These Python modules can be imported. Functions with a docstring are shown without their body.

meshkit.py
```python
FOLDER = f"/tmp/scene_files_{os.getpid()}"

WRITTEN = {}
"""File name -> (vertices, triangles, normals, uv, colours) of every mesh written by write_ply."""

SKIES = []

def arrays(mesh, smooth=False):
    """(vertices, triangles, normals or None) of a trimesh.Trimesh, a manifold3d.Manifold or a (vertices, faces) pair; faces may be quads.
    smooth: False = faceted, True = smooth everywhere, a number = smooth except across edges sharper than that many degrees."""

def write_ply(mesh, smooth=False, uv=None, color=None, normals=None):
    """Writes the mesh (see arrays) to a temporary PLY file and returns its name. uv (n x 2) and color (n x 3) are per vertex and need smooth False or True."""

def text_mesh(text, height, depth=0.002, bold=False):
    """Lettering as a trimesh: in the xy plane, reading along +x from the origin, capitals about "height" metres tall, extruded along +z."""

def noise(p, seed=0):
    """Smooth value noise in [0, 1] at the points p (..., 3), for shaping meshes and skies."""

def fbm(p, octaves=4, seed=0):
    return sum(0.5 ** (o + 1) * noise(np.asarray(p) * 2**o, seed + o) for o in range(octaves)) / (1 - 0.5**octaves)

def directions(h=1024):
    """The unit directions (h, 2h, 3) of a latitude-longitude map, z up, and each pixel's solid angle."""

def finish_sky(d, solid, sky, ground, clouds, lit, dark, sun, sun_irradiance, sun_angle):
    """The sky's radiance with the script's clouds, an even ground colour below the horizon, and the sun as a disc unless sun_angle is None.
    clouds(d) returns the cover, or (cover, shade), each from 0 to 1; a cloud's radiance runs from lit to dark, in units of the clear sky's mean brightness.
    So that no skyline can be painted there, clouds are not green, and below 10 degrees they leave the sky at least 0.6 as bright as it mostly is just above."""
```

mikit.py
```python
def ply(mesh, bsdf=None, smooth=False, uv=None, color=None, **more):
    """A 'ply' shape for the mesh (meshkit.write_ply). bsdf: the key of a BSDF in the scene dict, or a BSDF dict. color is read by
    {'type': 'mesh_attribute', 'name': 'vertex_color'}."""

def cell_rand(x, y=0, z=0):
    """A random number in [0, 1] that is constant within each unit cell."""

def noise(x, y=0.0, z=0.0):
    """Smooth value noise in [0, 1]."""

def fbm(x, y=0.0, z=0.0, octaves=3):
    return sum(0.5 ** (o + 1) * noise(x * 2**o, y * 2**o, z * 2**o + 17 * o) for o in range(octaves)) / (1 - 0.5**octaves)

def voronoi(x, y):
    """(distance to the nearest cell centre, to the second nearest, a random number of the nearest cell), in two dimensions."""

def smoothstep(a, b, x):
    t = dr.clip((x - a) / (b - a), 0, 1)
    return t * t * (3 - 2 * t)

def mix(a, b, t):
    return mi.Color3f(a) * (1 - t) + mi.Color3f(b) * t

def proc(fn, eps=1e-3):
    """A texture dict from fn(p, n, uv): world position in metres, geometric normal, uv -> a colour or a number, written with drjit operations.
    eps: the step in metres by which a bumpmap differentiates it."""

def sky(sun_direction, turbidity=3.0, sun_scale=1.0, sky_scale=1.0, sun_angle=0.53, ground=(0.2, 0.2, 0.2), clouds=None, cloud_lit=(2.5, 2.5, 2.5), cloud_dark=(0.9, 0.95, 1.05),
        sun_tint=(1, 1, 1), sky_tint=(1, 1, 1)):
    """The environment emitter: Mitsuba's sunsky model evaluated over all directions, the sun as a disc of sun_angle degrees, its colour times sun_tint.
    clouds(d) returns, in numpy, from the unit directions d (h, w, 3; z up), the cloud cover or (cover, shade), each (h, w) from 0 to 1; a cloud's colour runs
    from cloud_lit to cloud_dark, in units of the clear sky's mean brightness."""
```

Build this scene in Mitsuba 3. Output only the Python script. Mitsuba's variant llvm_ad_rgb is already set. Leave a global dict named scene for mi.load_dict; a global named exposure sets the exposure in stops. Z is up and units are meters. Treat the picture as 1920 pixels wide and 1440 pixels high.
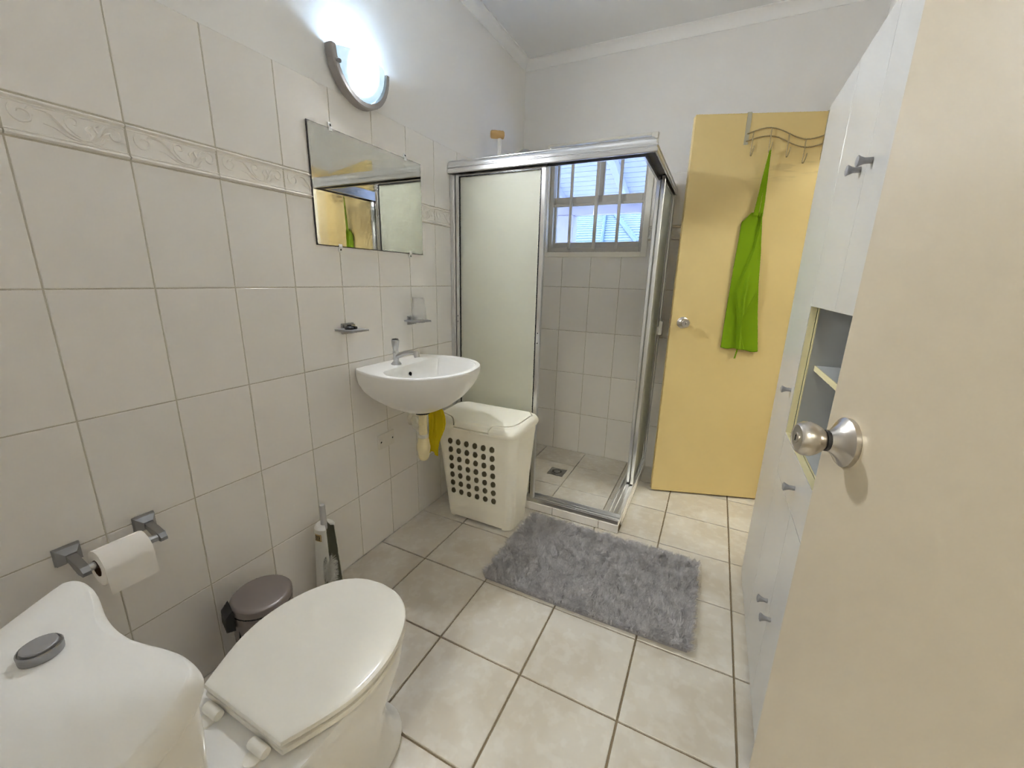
import math, random
import numpy as np, trimesh, mitsuba as mi, drjit as dr, mikit, meshkit
from shapely.geometry import Polygon, box as sbox
from mikit import proc, noise, fbm, smoothstep, mix

T = mi.ScalarTransform4f
PI = math.pi
rng = np.random.default_rng(7)
random.seed(7)

# ------------------------------------------------------------------ camera, sky, exposure
exposure = 4.5
YAW, PITCH, ROLL, FPX = -0.45197, 0.25250, 0.02429, 764.14
CAM = np.array([1.29974, 0.0, 1.24726])
_f0 = np.array([math.sin(YAW), math.cos(YAW), 0]); _r0 = np.array([math.cos(YAW), -math.sin(YAW), 0]); _u0 = np.array([0, 0, 1.0])
FWD = _f0 * math.cos(PITCH) - _u0 * math.sin(PITCH)
_u1 = _u0 * math.cos(PITCH) + _f0 * math.sin(PITCH)
UP = _u1 * math.cos(ROLL) - _r0 * math.sin(ROLL)
scene, labels = {}, {}
scene['camera'] = {'type': 'perspective', 'fov': math.degrees(2 * math.atan(960 / FPX)), 'fov_axis': 'x', 'near_clip': 0.01, 'far_clip': 200.0,
                   'to_world': T().look_at(origin=CAM.tolist(), target=(CAM + FWD).tolist(), up=UP.tolist())}
scene['sky'] = mikit.sky([-0.35, -0.5, 0.8], turbidity=4.0, sun_scale=0.04, sky_scale=1.55, sky_tint=(0.98, 1.03, 1.14), sun_tint=(0.9, 0.95, 1.1), ground=(0.35, 0.35, 0.38))
SKY_SCALE = 1.0
LAMP_RGB, HALL_RGB = (0.54, 0.76, 1.04), (1.0, 0.99, 0.86)
BULB, SHADE, HALL, SIDE = 14.0, 58.0, 5.3, 2.4

# ------------------------------------------------------------------ materials
def srgb(r, g, b):
    return [((c / 255 + 0.055) / 1.055) ** 2.4 if c > 10 else c / 255 / 12.92 for c in (r, g, b)]
def rgb(c): return {'type': 'rgb', 'value': [float(x) for x in c]}
def mat(name, color, rough=0.4, metal=0.0, spec=0.5, bump=None, bscale=1.0, **kw):
    b = {'type': 'principled', 'base_color': color if isinstance(color, dict) else rgb(color), 'roughness': rough, 'metallic': metal, **kw}
    if not metal: b['specular'] = spec
    if bump is not None: b = {'type': 'bumpmap', 'arbitrary': bump, 'scale': bscale, 'bsdf': b}
    scene[name] = {'type': 'twosided', 'bsdf': b}
    return name

mat('m_plaster', (0.74, 0.725, 0.70), 0.75, spec=0.3)
mat('m_ceiling', (0.70, 0.70, 0.69), 0.85, spec=0.2)
mat('m_cornice', (0.77, 0.76, 0.74), 0.7, spec=0.3)
TILE = [mat(f'm_wall_tile_{i}', c, 0.22, spec=0.5) for i, c in enumerate([(0.735, 0.708, 0.672), (0.725, 0.702, 0.668), (0.742, 0.713, 0.676)])]
mat('m_frieze', (0.74, 0.71, 0.665), 0.10, spec=0.7)
mat('m_grout', (0.48, 0.445, 0.375), 0.9, spec=0.1)
mat('m_floor_grout', (0.22, 0.175, 0.115), 0.9, spec=0.1)
def floor_fn(p, n, uv):
    a = fbm(p.x * 7 + 3, p.y * 7, 0, 4); b = fbm(p.x * 38, p.y * 38, 5, 3)
    t = smoothstep(0.36, 0.66, a) * 0.65 + smoothstep(0.45, 0.75, b) * 0.35
    return mix((0.515, 0.470, 0.40), (0.61, 0.582, 0.532), t)
mat('m_floor_tile', proc(floor_fn), 0.30, spec=0.4)
mat('m_porcelain', (0.745, 0.735, 0.71), 0.06, spec=0.6, clearcoat=0.4)
mat('m_seat', (0.76, 0.735, 0.67), 0.12, spec=0.5)
mat('m_chrome', (0.52, 0.52, 0.53), 0.05, 1.0)
mat('m_chrome_grey', (0.33, 0.33, 0.335), 0.22, 1.0)
mat('m_nickel', (0.60, 0.56, 0.51), 0.24, 1.0, anisotropic=0.4)
mat('m_alu', (0.74, 0.74, 0.745), 0.20, 1.0)
mat('m_alu_dark', (0.05, 0.045, 0.04), 0.6)
mat('m_black', (0.012, 0.012, 0.014), 0.45)
mat('m_black_matt', (0.01, 0.01, 0.01), 0.9, spec=0.1)
mat('m_silver_paint', (0.30, 0.30, 0.31), 0.36, 0.35)
mat('m_lamp_grey', (0.33, 0.31, 0.30), 0.40, 0.4)
scene['m_mirror'] = {'type': 'conductor', 'material': 'none', 'specular_reflectance': rgb((0.76, 0.76, 0.70))}
scene['m_glass'] = {'type': 'dielectric', 'int_ior': 1.5}
scene['m_pane'] = {'type': 'thindielectric', 'int_ior': 1.5}
scene['m_clip'] = {'type': 'twosided', 'bsdf': {'type': 'principled', 'base_color': rgb((0.7, 0.7, 0.7)), 'roughness': 0.1}}
def frost_rough(p, n, uv):
    return 0.30 + 0.25 * noise(p.x * 190, p.y * 190, p.z * 190)
scene['m_frost'] = {'type': 'principledthin', 'base_color': rgb((0.82, 0.82, 0.72)), 'roughness': proc(frost_rough), 'spec_trans': 0.2, 'diff_trans': 1.0, 'eta': 1.5, 'spec_tint': 0.0}
mat('m_win_frame', (0.44, 0.41, 0.355), 0.45)
mat('m_win_trim', (0.72, 0.69, 0.62), 0.55)
mat('m_bar', (0.48, 0.45, 0.395), 0.45)
def yellow_fn(p, n, uv):
    s = p.x * 0.95 + p.y * 0.31
    a = fbm(s * 3, p.z * 2.5, 1, 3); b = fbm(s * 9, p.z * 60, 4, 3)
    scuff = smoothstep(0.56, 0.74, b) * smoothstep(0.30, 0.05, dr.abs(p.z - 1.80) * 4) * 0.13 * smoothstep(1.30, 1.42, p.x)
    return mix((0.60, 0.46, 0.20), (0.645, 0.505, 0.235), a) * (1 - scuff)
mat('m_yellow_door', proc(yellow_fn), 0.42, spec=0.4)
mat('m_cream_frame', (0.72, 0.60, 0.38), 0.5)
def door_bump(p, n, uv): return fbm(p.x * 260, p.y * 260, p.z * 260, 2)
mat('m_cream_door', (0.45, 0.39, 0.295), 0.36, spec=0.45)
mat('m_door_edge', (0.42, 0.30, 0.18), 0.7)
mat('m_cab_white', (0.45, 0.445, 0.43), 0.27, spec=0.5)
mat('m_cab_inner', (0.42, 0.43, 0.42), 0.35)
mat('m_cab_edge', (0.66, 0.60, 0.36), 0.5)
mat('m_hamper', (0.88, 0.85, 0.74), 0.34, spec=0.45)
mat('m_hamper_lid', (0.87, 0.84, 0.73), 0.24, spec=0.5)
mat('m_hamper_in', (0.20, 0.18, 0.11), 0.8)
mat('m_trap', (0.76, 0.66, 0.40), 0.4)
mat('m_trap_white', (0.74, 0.70, 0.60), 0.4)
mat('m_rag', (0.56, 0.44, 0.015), 0.9, spec=0.1, sheen=0.3)
mat('m_green', (0.165, 0.285, 0.006), 0.85, spec=0.15, sheen=0.4)
mat('m_hook_wire', (0.34, 0.27, 0.15), 0.38, 0.6)
mat('m_hook_flat', (0.42, 0.39, 0.29), 0.45, 0.4)
mat('m_paper', (0.80, 0.765, 0.72), 0.95, spec=0.05)
mat('m_card', (0.10, 0.055, 0.03), 0.95, spec=0.05)
mat('m_bin', (0.27, 0.235, 0.225), 0.36, 0.55)
mat('m_brush_white', (0.70, 0.69, 0.64), 0.45)
mat('m_brush_grey', (0.46, 0.45, 0.44), 0.45)
mat('m_bristle', (0.74, 0.73, 0.69), 0.8)
mat('m_brush_lining', (0.20, 0.205, 0.16), 0.7)
mat('m_label', (0.40, 0.29, 0.14), 0.6)
mat('m_plate', (0.70, 0.67, 0.61), 0.35)
mat('m_tan', (0.62, 0.40, 0.17), 0.6)
mat('m_white_plastic', (0.78, 0.77, 0.74), 0.35)
scene['m_rug'] = {'type': 'twosided', 'bsdf': {'type': 'principled', 'base_color': {'type': 'mesh_attribute', 'name': 'vertex_color'}, 'roughness': 0.7, 'specular': 0.25, 'sheen': 0.5}}
mat('m_rug_back', (0.25, 0.24, 0.26), 0.95, spec=0.05)
mat('m_porch_white', (0.50, 0.50, 0.53), 0.7)
mat('m_porch_pink', (0.40, 0.36, 0.40), 0.7)
mat('m_far_roof', (0.19, 0.245, 0.265), 0.7)
mat('m_far_ridge', (0.12, 0.16, 0.19), 0.7)
mat('m_ground', (0.72, 0.72, 0.74), 0.9)
mat('m_drain', (0.30, 0.29, 0.27), 0.35, 0.8)

# ------------------------------------------------------------------ helpers
_count = {}
def num(key):
    n = _count.get(key, 0); _count[key] = n + 1
    return key if n == 0 else f'{key}_{n:03d}'
def ply(mesh, m, smooth=30, **kw): return mikit.ply(mesh, m, smooth=smooth, **kw)
def part(parent, name, mesh, m, smooth=30, label=None, **kw):
    k = num(f'{parent}__{name}'); scene[k] = ply(mesh, m, smooth, **kw)
    if label: labels[k] = {'label': label}
    return k
def part_copy(parent, name, shape, to_world=None):
    k = num(f'{parent}__{name}'); scene[k] = {**shape, 'to_world': to_world} if to_world is not None else dict(shape)
    return k
def thing(name, label, cat, group=None, kind=None):
    k = num(name); labels[k] = {'label': label, 'category': cat}
    if group: labels[k]['group'] = group
    if kind: labels[k]['kind'] = kind
    return k
def solo(name, mesh, m, label, cat, smooth=30, group=None, kind=None, **kw):
    k = thing(name, label, cat, group, kind); scene[k] = ply(mesh, m, smooth, **kw); return k
cat = trimesh.util.concatenate
def bx(x0, x1, y0, y1, z0, z1):
    m = trimesh.creation.box((x1 - x0, y1 - y0, z1 - z0)); m.apply_translation(((x0 + x1) / 2, (y0 + y1) / 2, (z0 + z1) / 2)); return m
def cbx(x0, x1, y0, y1, z0, z1, c=0.003):
    P = []
    for X, sx in ((x0, 1), (x1, -1)):
        for Y, sy in ((y0, 1), (y1, -1)):
            for Z, sz in ((z0, 1), (z1, -1)):
                P += [(X + sx * c, Y + sy * c, Z), (X + sx * c, Y, Z + sz * c), (X, Y + sy * c, Z + sz * c)]
    return trimesh.convex.convex_hull(np.array(P))
def loft(rings, cap0=True, cap1=True, closed=True):
    R = [np.asarray(r, float) for r in rings]; n = len(R[0]); v = np.vstack(R); f = []
    i = np.arange(n if closed else n - 1); j = (i + 1) % n
    for k in range(len(R) - 1):
        a, b = k * n, (k + 1) * n
        f.append(np.stack([a + i, a + j, b + j], 1)); f.append(np.stack([a + i, b + j, b + i], 1))
    extra = []
    if cap0: extra.append(R[0].mean(0)); c = len(v); f.append(np.stack([np.full(len(i), c), j, i], 1))
    if cap1:
        c = len(v) + len(extra); extra.append(R[-1].mean(0)); o = (len(R) - 1) * n
        f.append(np.stack([np.full(len(i), c), o + i, o + j], 1))
    if extra: v = np.vstack([v] + [e[None] for e in extra])
    m = trimesh.Trimesh(v, np.vstack(f), process=False)
    if m.is_volume is False and cap0 and cap1: pass
    if cap0 and cap1 and m.volume < 0: m.invert()
    return m
def lathe(prof, n=40):
    """profile of (radius, height) about +z; ends close on the axis"""
    a = np.arange(n) * 2 * PI / n
    rings = [np.stack([r * np.cos(a), r * np.sin(a), np.full(n, h)], 1) for r, h in prof]
    return loft(rings)
def frame_to(m, origin, direction, up=(0, 0, 1)):
    """turn +z of the mesh into direction, put its origin at origin"""
    z = np.asarray(direction, float); z /= np.linalg.norm(z)
    x = np.cross(up, z)
    if np.linalg.norm(x) < 1e-6: x = np.array([1.0, 0, 0])
    x /= np.linalg.norm(x); y = np.cross(z, x)
    M = np.eye(4); M[:3, 0], M[:3, 1], M[:3, 2], M[:3, 3] = x, y, z, origin
    m = m.copy(); m.apply_transform(M); return m
def tube(pts, r, sides=10, caps=True, squash=None):
    p = np.asarray(pts, float); r = np.broadcast_to(r, (len(p),))
    t = np.gradient(p, axis=0); t /= np.linalg.norm(t, axis=1, keepdims=True) + 1e-12
    ref = np.array([0, 0, 1.0]) if abs(t[0][2]) < 0.9 else np.array([1.0, 0, 0])
    a = np.cross(t[0], ref); a /= np.linalg.norm(a); A = [a]
    for k in range(1, len(p)):
        a = A[-1] - t[k] * (A[-1] @ t[k]); a /= np.linalg.norm(a); A.append(a)
    A = np.array(A); B = np.cross(t, A); ang = np.arange(sides) * 2 * PI / sides
    rings = p[:, None] + r[:, None, None] * (np.cos(ang)[None, :, None] * A[:, None] + np.sin(ang)[None, :, None] * B[:, None])
    return loft(list(rings), caps, caps)
def spline(pts, n=40, closed=False):
    from scipy.interpolate import CubicSpline
    p = np.asarray(pts, float)
    if closed: p = np.vstack([p, p[:1]])
    d = np.r_[0, np.cumsum(np.linalg.norm(np.diff(p, axis=0), axis=1))]
    c = CubicSpline(d, p, bc_type='periodic' if closed else 'natural')
    return c(np.linspace(0, d[-1], n, endpoint=not closed))
def rrect(x0, x1, y0, y1, r, n=8):
    out = []
    for cx, cy, a0 in ((x1 - r, y1 - r, 0), (x0 + r, y1 - r, PI / 2), (x0 + r, y0 + r, PI), (x1 - r, y0 + r, 1.5 * PI)):
        for k in range(n + 1):
            a = a0 + k * PI / 2 / n; out.append((cx + r * math.cos(a), cy + r * math.sin(a)))
    return np.array(out)
def at_z(o, z): return np.c_[o, np.full(len(o), z)]
def scaled(o, s, c=None):
    c = o.mean(0) if c is None else np.asarray(c); return c + (o - c) * s
def extr(poly, h, z0=0.0):
    ms = [trimesh.creation.extrude_polygon(g, h, engine='earcut') for g in getattr(poly, 'geoms', [poly])]
    m = cat(ms); m.apply_translation((0, 0, z0)); return m
def place(m, M):
    m = m.copy(); m.apply_transform(M); return m
def tilebox(w, h, t, c=0.0012):
    """tile in the uv plane from (0,0) to (w,h), back at 0, front at t with an eased edge"""
    v = [(0, 0, 0), (w, 0, 0), (w, h, 0), (0, h, 0), (0, 0, t - c), (w, 0, t - c), (w, h, t - c), (0, h, t - c), (c, c, t), (w - c, c, t), (w - c, h - c, t), (c, h - c, t)]
    f = []
    for k in range(4):
        j = (k + 1) % 4; f += [(k, j, 4 + j), (k, 4 + j, 4 + k), (4 + k, 4 + j, 8 + j), (4 + k, 8 + j, 8 + k)]
    f += [(8, 9, 10), (8, 10, 11), (0, 2, 1), (0, 3, 2)]
    return trimesh.Trimesh(np.array(v, float), np.array(f), process=False)

# ------------------------------------------------------------------ room dimensions
XR, YB, ZC, YN = 1.84, 2.774, 2.60, -0.03
WT = 0.12                                             # wall thickness
TT = 0.006                                            # tile thickness
ROWS = [0.0, 0.2995, 0.6003, 0.901, 1.2017, 1.499]    # joints of the wall tiles
FZ0, FZ1, ZT = 1.499, 1.5807, 1.8733                  # relief border, top of tiling

def struct(name, mesh, m, label, cat, smooth=30):
    return solo(name, mesh, m, label, cat, smooth, kind='structure')
struct('floor', bx(-0.0, XR + 1.6, -3.2, YB, -0.12, -0.006), 'm_floor_grout', 'floor of square mottled beige tiles with brown grout', 'floor')
struct('ceiling', bx(-WT, XR + 1.6, -3.2, YB + 0.16, ZC, ZC + 0.1), 'm_ceiling', 'plain grey-white ceiling above the bathroom', 'ceiling')
struct('wall_left', bx(-WT - TT, -TT, YN - WT, YB + 0.16, -0.12, ZC), 'm_plaster', 'left wall, white tiles below and white paint above', 'wall')
# back wall with the window opening
WX0, WX1, WZ0, WZ1 = 0.184, 0.862, 1.405, 2.095
bw = cat([bx(-WT, WX0, YB + TT, YB + 0.16, -0.12, ZC), bx(WX1, XR + 1.6, YB + TT, YB + 0.16, -0.12, ZC), bx(WX0, WX1, YB + TT, YB + 0.16, -0.12, WZ0), bx(WX0, WX1, YB + TT, YB + 0.16, WZ1, ZC)])
struct('wall_back', bw, 'm_plaster', 'back wall behind the shower, tiled below and painted white above', 'wall')
DY0, DY1, DZ = 1.93, 2.68, 2.05
struct('wall_right', cat([bx(XR, XR + 0.1, YN - WT, DY0, -0.12, ZC), bx(XR, XR + 0.1, DY1, YB + TT, -0.12, ZC), bx(XR, XR + 0.1, DY0, DY1, DZ, ZC)]), 'm_plaster', 'right wall behind the white cabinet, with a doorway', 'wall')
struct('wall_near', cat([bx(-TT, 0.86, YN - WT, YN, -0.12, ZC), bx(1.68, XR, YN - WT, YN, -0.12, ZC), bx(0.86, 1.68, YN - WT, YN, 2.06, ZC)]), 'm_plaster', 'white wall behind the toilet with the entrance doorway', 'wall')
# the hall behind the camera and the room beyond the right doorway, both closed
struct('wall_hall', cat([bx(-WT, XR + 1.6, -3.3, -3.2, -0.12, ZC), bx(-WT - 0.1, -WT, -3.3, YN - WT, -0.12, ZC), bx(XR + 1.6, XR + 1.7, -3.3, YB + 0.16, -0.12, ZC)]), 'm_plaster', 'white walls of the hall outside the bathroom', 'wall')

# ------------------------------------------------------------------ wall tiles
JT = 0.0032
def wall_tiles(parent, plane, joints, lim, holes=()):
    """plane: function (u, v) -> 4x4 placing the tile's own uv corner"""
    shapes = {}
    rows = [(ROWS[k], ROWS[k + 1]) for k in range(5)] + [(FZ1, ZT)]
    # joints: u positions
    us = sorted(joints)
    for a, b in zip(us[:-1], us[1:]):
        u0, u1 = max(a, lim[0]), min(b, lim[1])
        if u1 - u0 < 0.012: continue
        for (v0, v1) in rows:
            cell = sbox(u0 + JT / 2, v0 + JT / 2, u1 - JT / 2, v1 - JT / 2)
            rest = cell
            for h in holes: rest = rest.difference(h)
            if rest.is_empty or rest.area < 2e-5: continue
            for g in getattr(rest, 'geoms', [rest]):
                x0, y0, x1, y1 = g.bounds
                if g.area < 2e-5: continue
                key = (round(x1 - x0, 4), round(y1 - y0, 4), int(rng.integers(3)))
                if abs(g.area - (x1 - x0) * (y1 - y0)) < 1e-7:
                    if key not in shapes: shapes[key] = ply(tilebox(key[0], key[1], TT), TILE[key[2]], False)
                    part_copy(parent, 'tile', shapes[key], T(plane(x0, y0)))
                else:
                    m = extr(g, TT); k = num(f'{parent}__tile'); scene[k] = {**ply(m, TILE[key[2]], False), 'to_world': T(plane(0, 0))}
def plane_left(u, v):  # u along -y so that +w points to +x: use u = y mirrored
    return np.array([[0, 0, 1, -TT], [1, 0, 0, u], [0, 1, 0, v], [0, 0, 0, 1.0]])
def plane_back(u, v):
    return np.array([[1, 0, 0, u], [0, 0, -1, YB + TT], [0, 1, 0, v], [0, 0, 0, 1.0]])
def plane_near_right(u, v):
    return np.array([[0, 0, -1, XR], [1, 0, 0, u], [0, 1, 0, v], [0, 0, 0, 1.0]])
LJ = [0.3608 + 0.2 * k for k in range(-3, 14)]
BJ = [0.315 + 0.2 * k for k in range(-3, 9)]
wall_tiles('wall_left', plane_left, LJ, (YN, YB))
hole = sbox(WX0 - 0.004, WZ0 - 0.004, WX1 + 0.004, WZ1 + 0.004)
wall_tiles('wall_back', plane_back, BJ, (0.0, XR), [hole])
part('wall_left', 'grout', bx(-TT - 0.001, -0.0016, YN, YB, 0.0, ZT - 0.001), 'm_grout', False)
gb = Polygon([(0, 0), (XR, 0), (XR, ZT - 0.001), (0, ZT - 0.001)]).difference(sbox(WX0, WZ0, WX1, WZ1))
gm = extr(gb, TT - 0.0016); gm.apply_transform(plane_back(0, 0)); part('wall_back', 'grout', gm, 'm_grout', False)

# relief border tile: two mouldings and a scroll of vine and leaf
def spiral(cx, cy, r0, r1, a0, a1, n=18):
    s = np.linspace(0, 1, n); a = a0 + (a1 - a0) * s; r = r0 + (r1 - r0) * s
    return np.stack([cx + r * np.cos(a), cy + r * np.sin(a)], 1)
def relief():
    W, H = 0.2 - JT, FZ1 - FZ0 - JT
    ms = [tilebox(W, H, 0.0045)]
    def ridge(y0, y1, h):
        ys = np.linspace(y0, y1, 6); zs = 0.0040 + h * np.sin(np.linspace(0, PI, 6))
        r = [np.stack([np.full(6, x), ys, zs], 1) for x in (0.0, W)]
        n = 6; v = np.vstack(r); f = []
        for k in range(n - 1): f += [(k, n + k, n + k + 1), (k, n + k + 1, k + 1)]
        m = trimesh.Trimesh(v, np.array(f), process=False); m.invert() if m.face_normals[:, 2].mean() < 0 else None
        return m
    ms += [ridge(H - 0.010, H - 0.0005, 0.0075), ridge(0.0005, 0.010, 0.0075), ridge(0.0112, 0.0150, 0.003), ridge(H - 0.0150, H - 0.0112, 0.002)]
    def stroke(p, r):
        p = np.asarray(p); n = len(p); m = tube(np.c_[p, np.full(n, 0.0042)], r, 6); m.vertices[:, 2] = 0.0042 + (m.vertices[:, 2] - 0.0042) * 1.75; return m
    y = lambda v: v * 0.079
    def taper(n, r): s = np.linspace(0, 1, n); return 1.22 * r * (0.35 + 0.65 * np.sin(PI * np.clip(s * 0.9 + 0.05, 0, 1)))
    strokes = [
        (spiral(0.031, 0.046, 0.020, 0.006, 0.75 * PI, 2.9 * PI), 0.0024),
        (spiral(0.047, 0.052, 0.012, 0.004, 0.2 * PI, 1.6 * PI, 12), 0.0018),
        (spline([(0.050, 0.060), (0.068, 0.060), (0.088, 0.040), (0.112, 0.022), (0.135, 0.021)], 20), 0.0030),
        (spline([(0.060, 0.036), (0.074, 0.034), (0.094, 0.022), (0.122, 0.017)], 14), 0.0019),
        (np.vstack([spiral(0.107, 0.052, 0.004, 0.013, -0.6 * PI, 1.15 * PI, 14), [(0.097, 0.040), (0.108, 0.029), (0.122, 0.022)]]), 0.0021),
        (spline([(0.128, 0.020), (0.142, 0.030), (0.150, 0.045), (0.163, 0.060)], 12), 0.0034),
        (spline([(0.131, 0.023), (0.134, 0.036), (0.128, 0.044), (0.137, 0.052)], 12), 0.0026),
        (spline([(0.138, 0.024), (0.146, 0.040), (0.141, 0.052), (0.152, 0.058)], 12), 0.0026),
        (spline([(0.133, 0.019), (0.150, 0.022), (0.158, 0.034), (0.166, 0.036)], 12), 0.0026),
        (spline([(0.150, 0.034), (0.160, 0.044), (0.168, 0.047)], 10), 0.0022),
        (np.vstack([[(0.155, 0.056)], spiral(0.176, 0.045, 0.017, 0.005, 0.78 * PI, -1.4 * PI, 20)]), 0.0024)]
    for p, r in strokes: ms.append(stroke(p, taper(len(p), r)))
    return cat(ms)
RELIEF = relief(); relief_shape = ply(RELIEF, 'm_frieze', 35)
def border(parent, plane, joints, lim, holes=()):
    for a, b in zip(joints[:-1], joints[1:]):
        u0, u1 = max(a, lim[0]), min(b, lim[1])
        if u1 - u0 < 0.012: continue
        spans = [(u0, u1)]
        for h0, h1 in holes:
            spans = [s for q0, q1 in spans for s in ((q0, min(q1, h0)), (max(q0, h1), q1)) if s[1] - s[0] > 0.012]
        for q0, q1 in spans:
            if q1 - q0 > 0.199: part_copy(parent, 'border_tile', relief_shape, T(plane(a + JT / 2, FZ0 + JT / 2)))
            else:
                m = RELIEF.copy()
                for lo, nn in ((q0 - a, (1, 0, 0)), (q1 - a - JT, (-1, 0, 0))):
                    m = trimesh.intersections.slice_mesh_plane(m, nn, (lo, 0, 0))
                k = num(f'{parent}__border_tile'); scene[k] = {**ply(m, 'm_frieze', 35), 'to_world': T(plane(a + JT / 2, FZ0 + JT / 2))}
border('wall_left', plane_left, LJ, (YN, YB))
border('wall_back', plane_back, BJ, (0.0, XR), [(WX0 - 0.004, WX1 + 0.004)])

# ------------------------------------------------------------------ floor tiles
FP, FX0, FY0, FJ = 0.314, 0.2573, 1.2796, 0.0065
ENC_X, ENC_Y = 1.004, 1.886                       # outer faces of the shower curb
enc = sbox(-1, ENC_Y, ENC_X, 5)
fshape = {}
def floor_tile(g, top=0.0):
    x0, y0, x1, y1 = g.bounds
    if abs(g.area - (x1 - x0) * (y1 - y0)) < 1e-7:
        key = (round(x1 - x0, 4), round(y1 - y0, 4))
        if key not in fshape: fshape[key] = ply(tilebox(key[0], key[1], 0.008, 0.0015), 'm_floor_tile', False)
        part_copy('floor', 'tile', fshape[key], T().translate((x0, y0, top - 0.008)))
    else:
        part('floor', 'tile', extr(g, 0.008, top - 0.008), 'm_floor_tile', False)
for i in range(-1, 6):
    for j in range(-6, 5):
        c = sbox(FX0 + FP * i + FJ / 2, FY0 + FP * j + FJ / 2, FX0 + FP * (i + 1) - FJ / 2, FY0 + FP * (j + 1) - FJ / 2)
        c = c.intersection(sbox(0.0, -0.40, XR + 0.1, YB)).difference(enc)
        for g in getattr(c, 'geoms', [c]):
            if not g.is_empty and g.area > 3e-5: floor_tile(g)
CURB = 0.045
SX1, SY0 = ENC_X - 0.085, ENC_Y + 0.085
for i in range(-1, 4):
    for j in range(-2, 4):
        c = sbox(0.270 + 0.306 * i + 0.002, 2.215 + 0.314 * j + 0.002, 0.270 + 0.306 * (i + 1) - 0.002, 2.215 + 0.314 * (j + 1) - 0.002)
        c = c.intersection(sbox(0.0, SY0, SX1, YB)).difference(sbox(0.435, 2.335, 0.545, 2.445))
        for g in getattr(c, 'geoms', [c]):
            if not g.is_empty and g.area > 3e-5: floor_tile(g, 0.001)
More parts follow.
